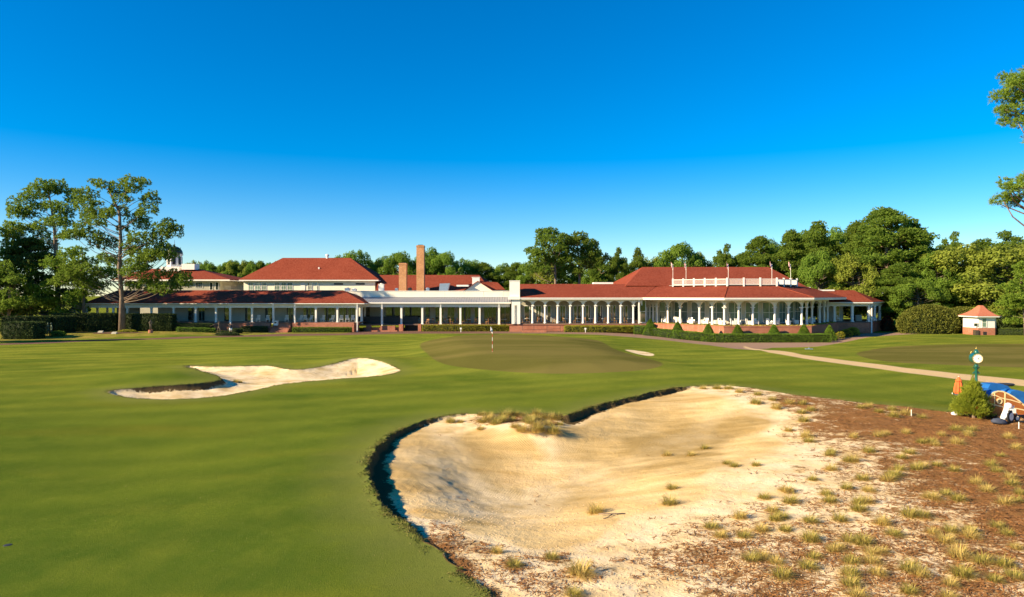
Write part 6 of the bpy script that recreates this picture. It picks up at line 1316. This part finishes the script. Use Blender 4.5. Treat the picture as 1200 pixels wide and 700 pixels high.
b=MB(); b.tube([(X(1184,Yb),Yb,z+.33),(X(1189,Yb),Yb,z+.62),(X(1195,Yb),Yb+.1,z+.3)],.03,8); b.tube([(X(1184,Yb),Yb,z+.5),(X(1190,Yb),Yb+.1,z+.85)],.03,8); b.box(X(1184,Yb),X(1190,Yb),Yb-.05,Yb+.15,z+.5,z+.72); b.build('frame',M['white'],r)
b=MB(); b.tube([(X(1190,Yb),Yb,z+.45),(X(1199,Yb),Yb-.05,z+.25),(X(1201,Yb),Yb,z+.1)],.03,6); b.tube([(X(1193,Yb),Yb,z+.1),(X(1199,Yb),Yb-.1,z+.05)],.04,6); b.build('handle',M['black'],r)
p=at(1170.5,497); bme=MB(); bme.rev([(.0,.0),(.36,.02),(.42,.12),(.3,.25),(.1,.31),(.0,.32)],18); me=bme.mesh('cover_bag',(0,0,0),True); o=mesh_obj('cover_bag',me,M['grey'],None,p); o.scale=(1,.65,.95); o.rotation_euler=(0,.12,.1); tag(o,'dark grey cloth bag lying on the straw in front of the wooden trailer','bag')
p=at(1173.5,491.5); b=MB(); b.rev([(.0,0),(.2,.02),(.24,.12),(.2,.2),(0,.23)],14); o=mesh_obj('leather_pouch',b.mesh('leather_pouch',(0,0,0),True),M['wood'],None,p); o.scale=(1,.6,.9); tag(o,'brown leather pouch beside the foot of the white golf bag','bag')
p=at(1119,486.5); b=MB(); b.rev([(.0,0),(.16,.01),(.19,.09),(.1,.17),(0,.19)],12); b.rev([(.0,0),(.13,.01),(.15,.07),(.1,.12),(0,.13)],12,(.25,.04,0)); o=mesh_obj('white_bag',b.mesh('white_bag',(0,0,0),True),M['cloth'],None,p); tag(o,'crumpled white towel lying at the left foot of the juniper','towel')
p=at(1166,487); b=MB(); b.add([(-.45,-.2,0),(.45,-.2,0),(.45,.3,0),(-.45,.3,0),(-.42,-.15,.1),(.42,-.17,.07),(.4,.25,.12),(-.4,.25,.08)],[(0,3,2,1),(4,5,6,7),(0,1,5,4),(1,2,6,5),(2,3,7,6),(3,0,4,7)]); o=mesh_obj('blue_tarp',b.mesh('blue_tarp'),M['blue'],None,p); tag(o,'folded blue tarp on the ground under the wooden trailer','tarp')
# ------------------------------------------------------------------ light, sky, camera
w=D.worlds.new('World'); SC.world=w; w.use_nodes=True; nt=w.node_tree; bg=nt.nodes['Background']
sk=nt.nodes.new('ShaderNodeTexSky'); sk.sky_type='NISHITA'; sk.sun_disc=False; sk.sun_elevation=R(SUN_EL); sk.sun_rotation=math.atan2(SUN.x,SUN.y); sk.altitude=100; sk.air_density=1.0; sk.dust_density=0.0; sk.ozone_density=5.0
hs=nt.nodes.new('ShaderNodeHueSaturation'); hs.inputs['Saturation'].default_value=SKY_SAT; hs.inputs['Hue'].default_value=SKY_HUE; hs.inputs['Value'].default_value=1.0
gm=nt.nodes.new('ShaderNodeGamma'); gm.inputs[1].default_value=SKY_GAM; nt.links.new(sk.outputs[0],gm.inputs[0]); nt.links.new(gm.outputs[0],hs.inputs['Color']); nt.links.new(hs.outputs[0],bg.inputs['Color']); bg.inputs['Strength'].default_value=SKY_STR
sl=D.lights.new('sun','SUN'); sl.energy=SUN_STR; sl.angle=R(.53); sl.color=(1,.80,.53); so=D.objects.new('sun',sl); COL.objects.link(so); so.rotation_euler=SUN.to_track_quat('Z','Y').to_euler()
cam=D.cameras.new('camera'); co=D.objects.new('camera',cam); COL.objects.link(co); co.location=(0,0,H); co.rotation_euler=(R(90),0,0)
cam.sensor_width=36; cam.lens=24; cam.shift_y=-4/1200; cam.clip_end=8000; cam.clip_start=.1; SC.camera=co
SC.view_settings.view_transform='Standard'; SC.view_settings.look='None'; SC.view_settings.gamma=1; SC.view_settings.exposure=EXPO; SC.view_settings.use_curve_mapping=False
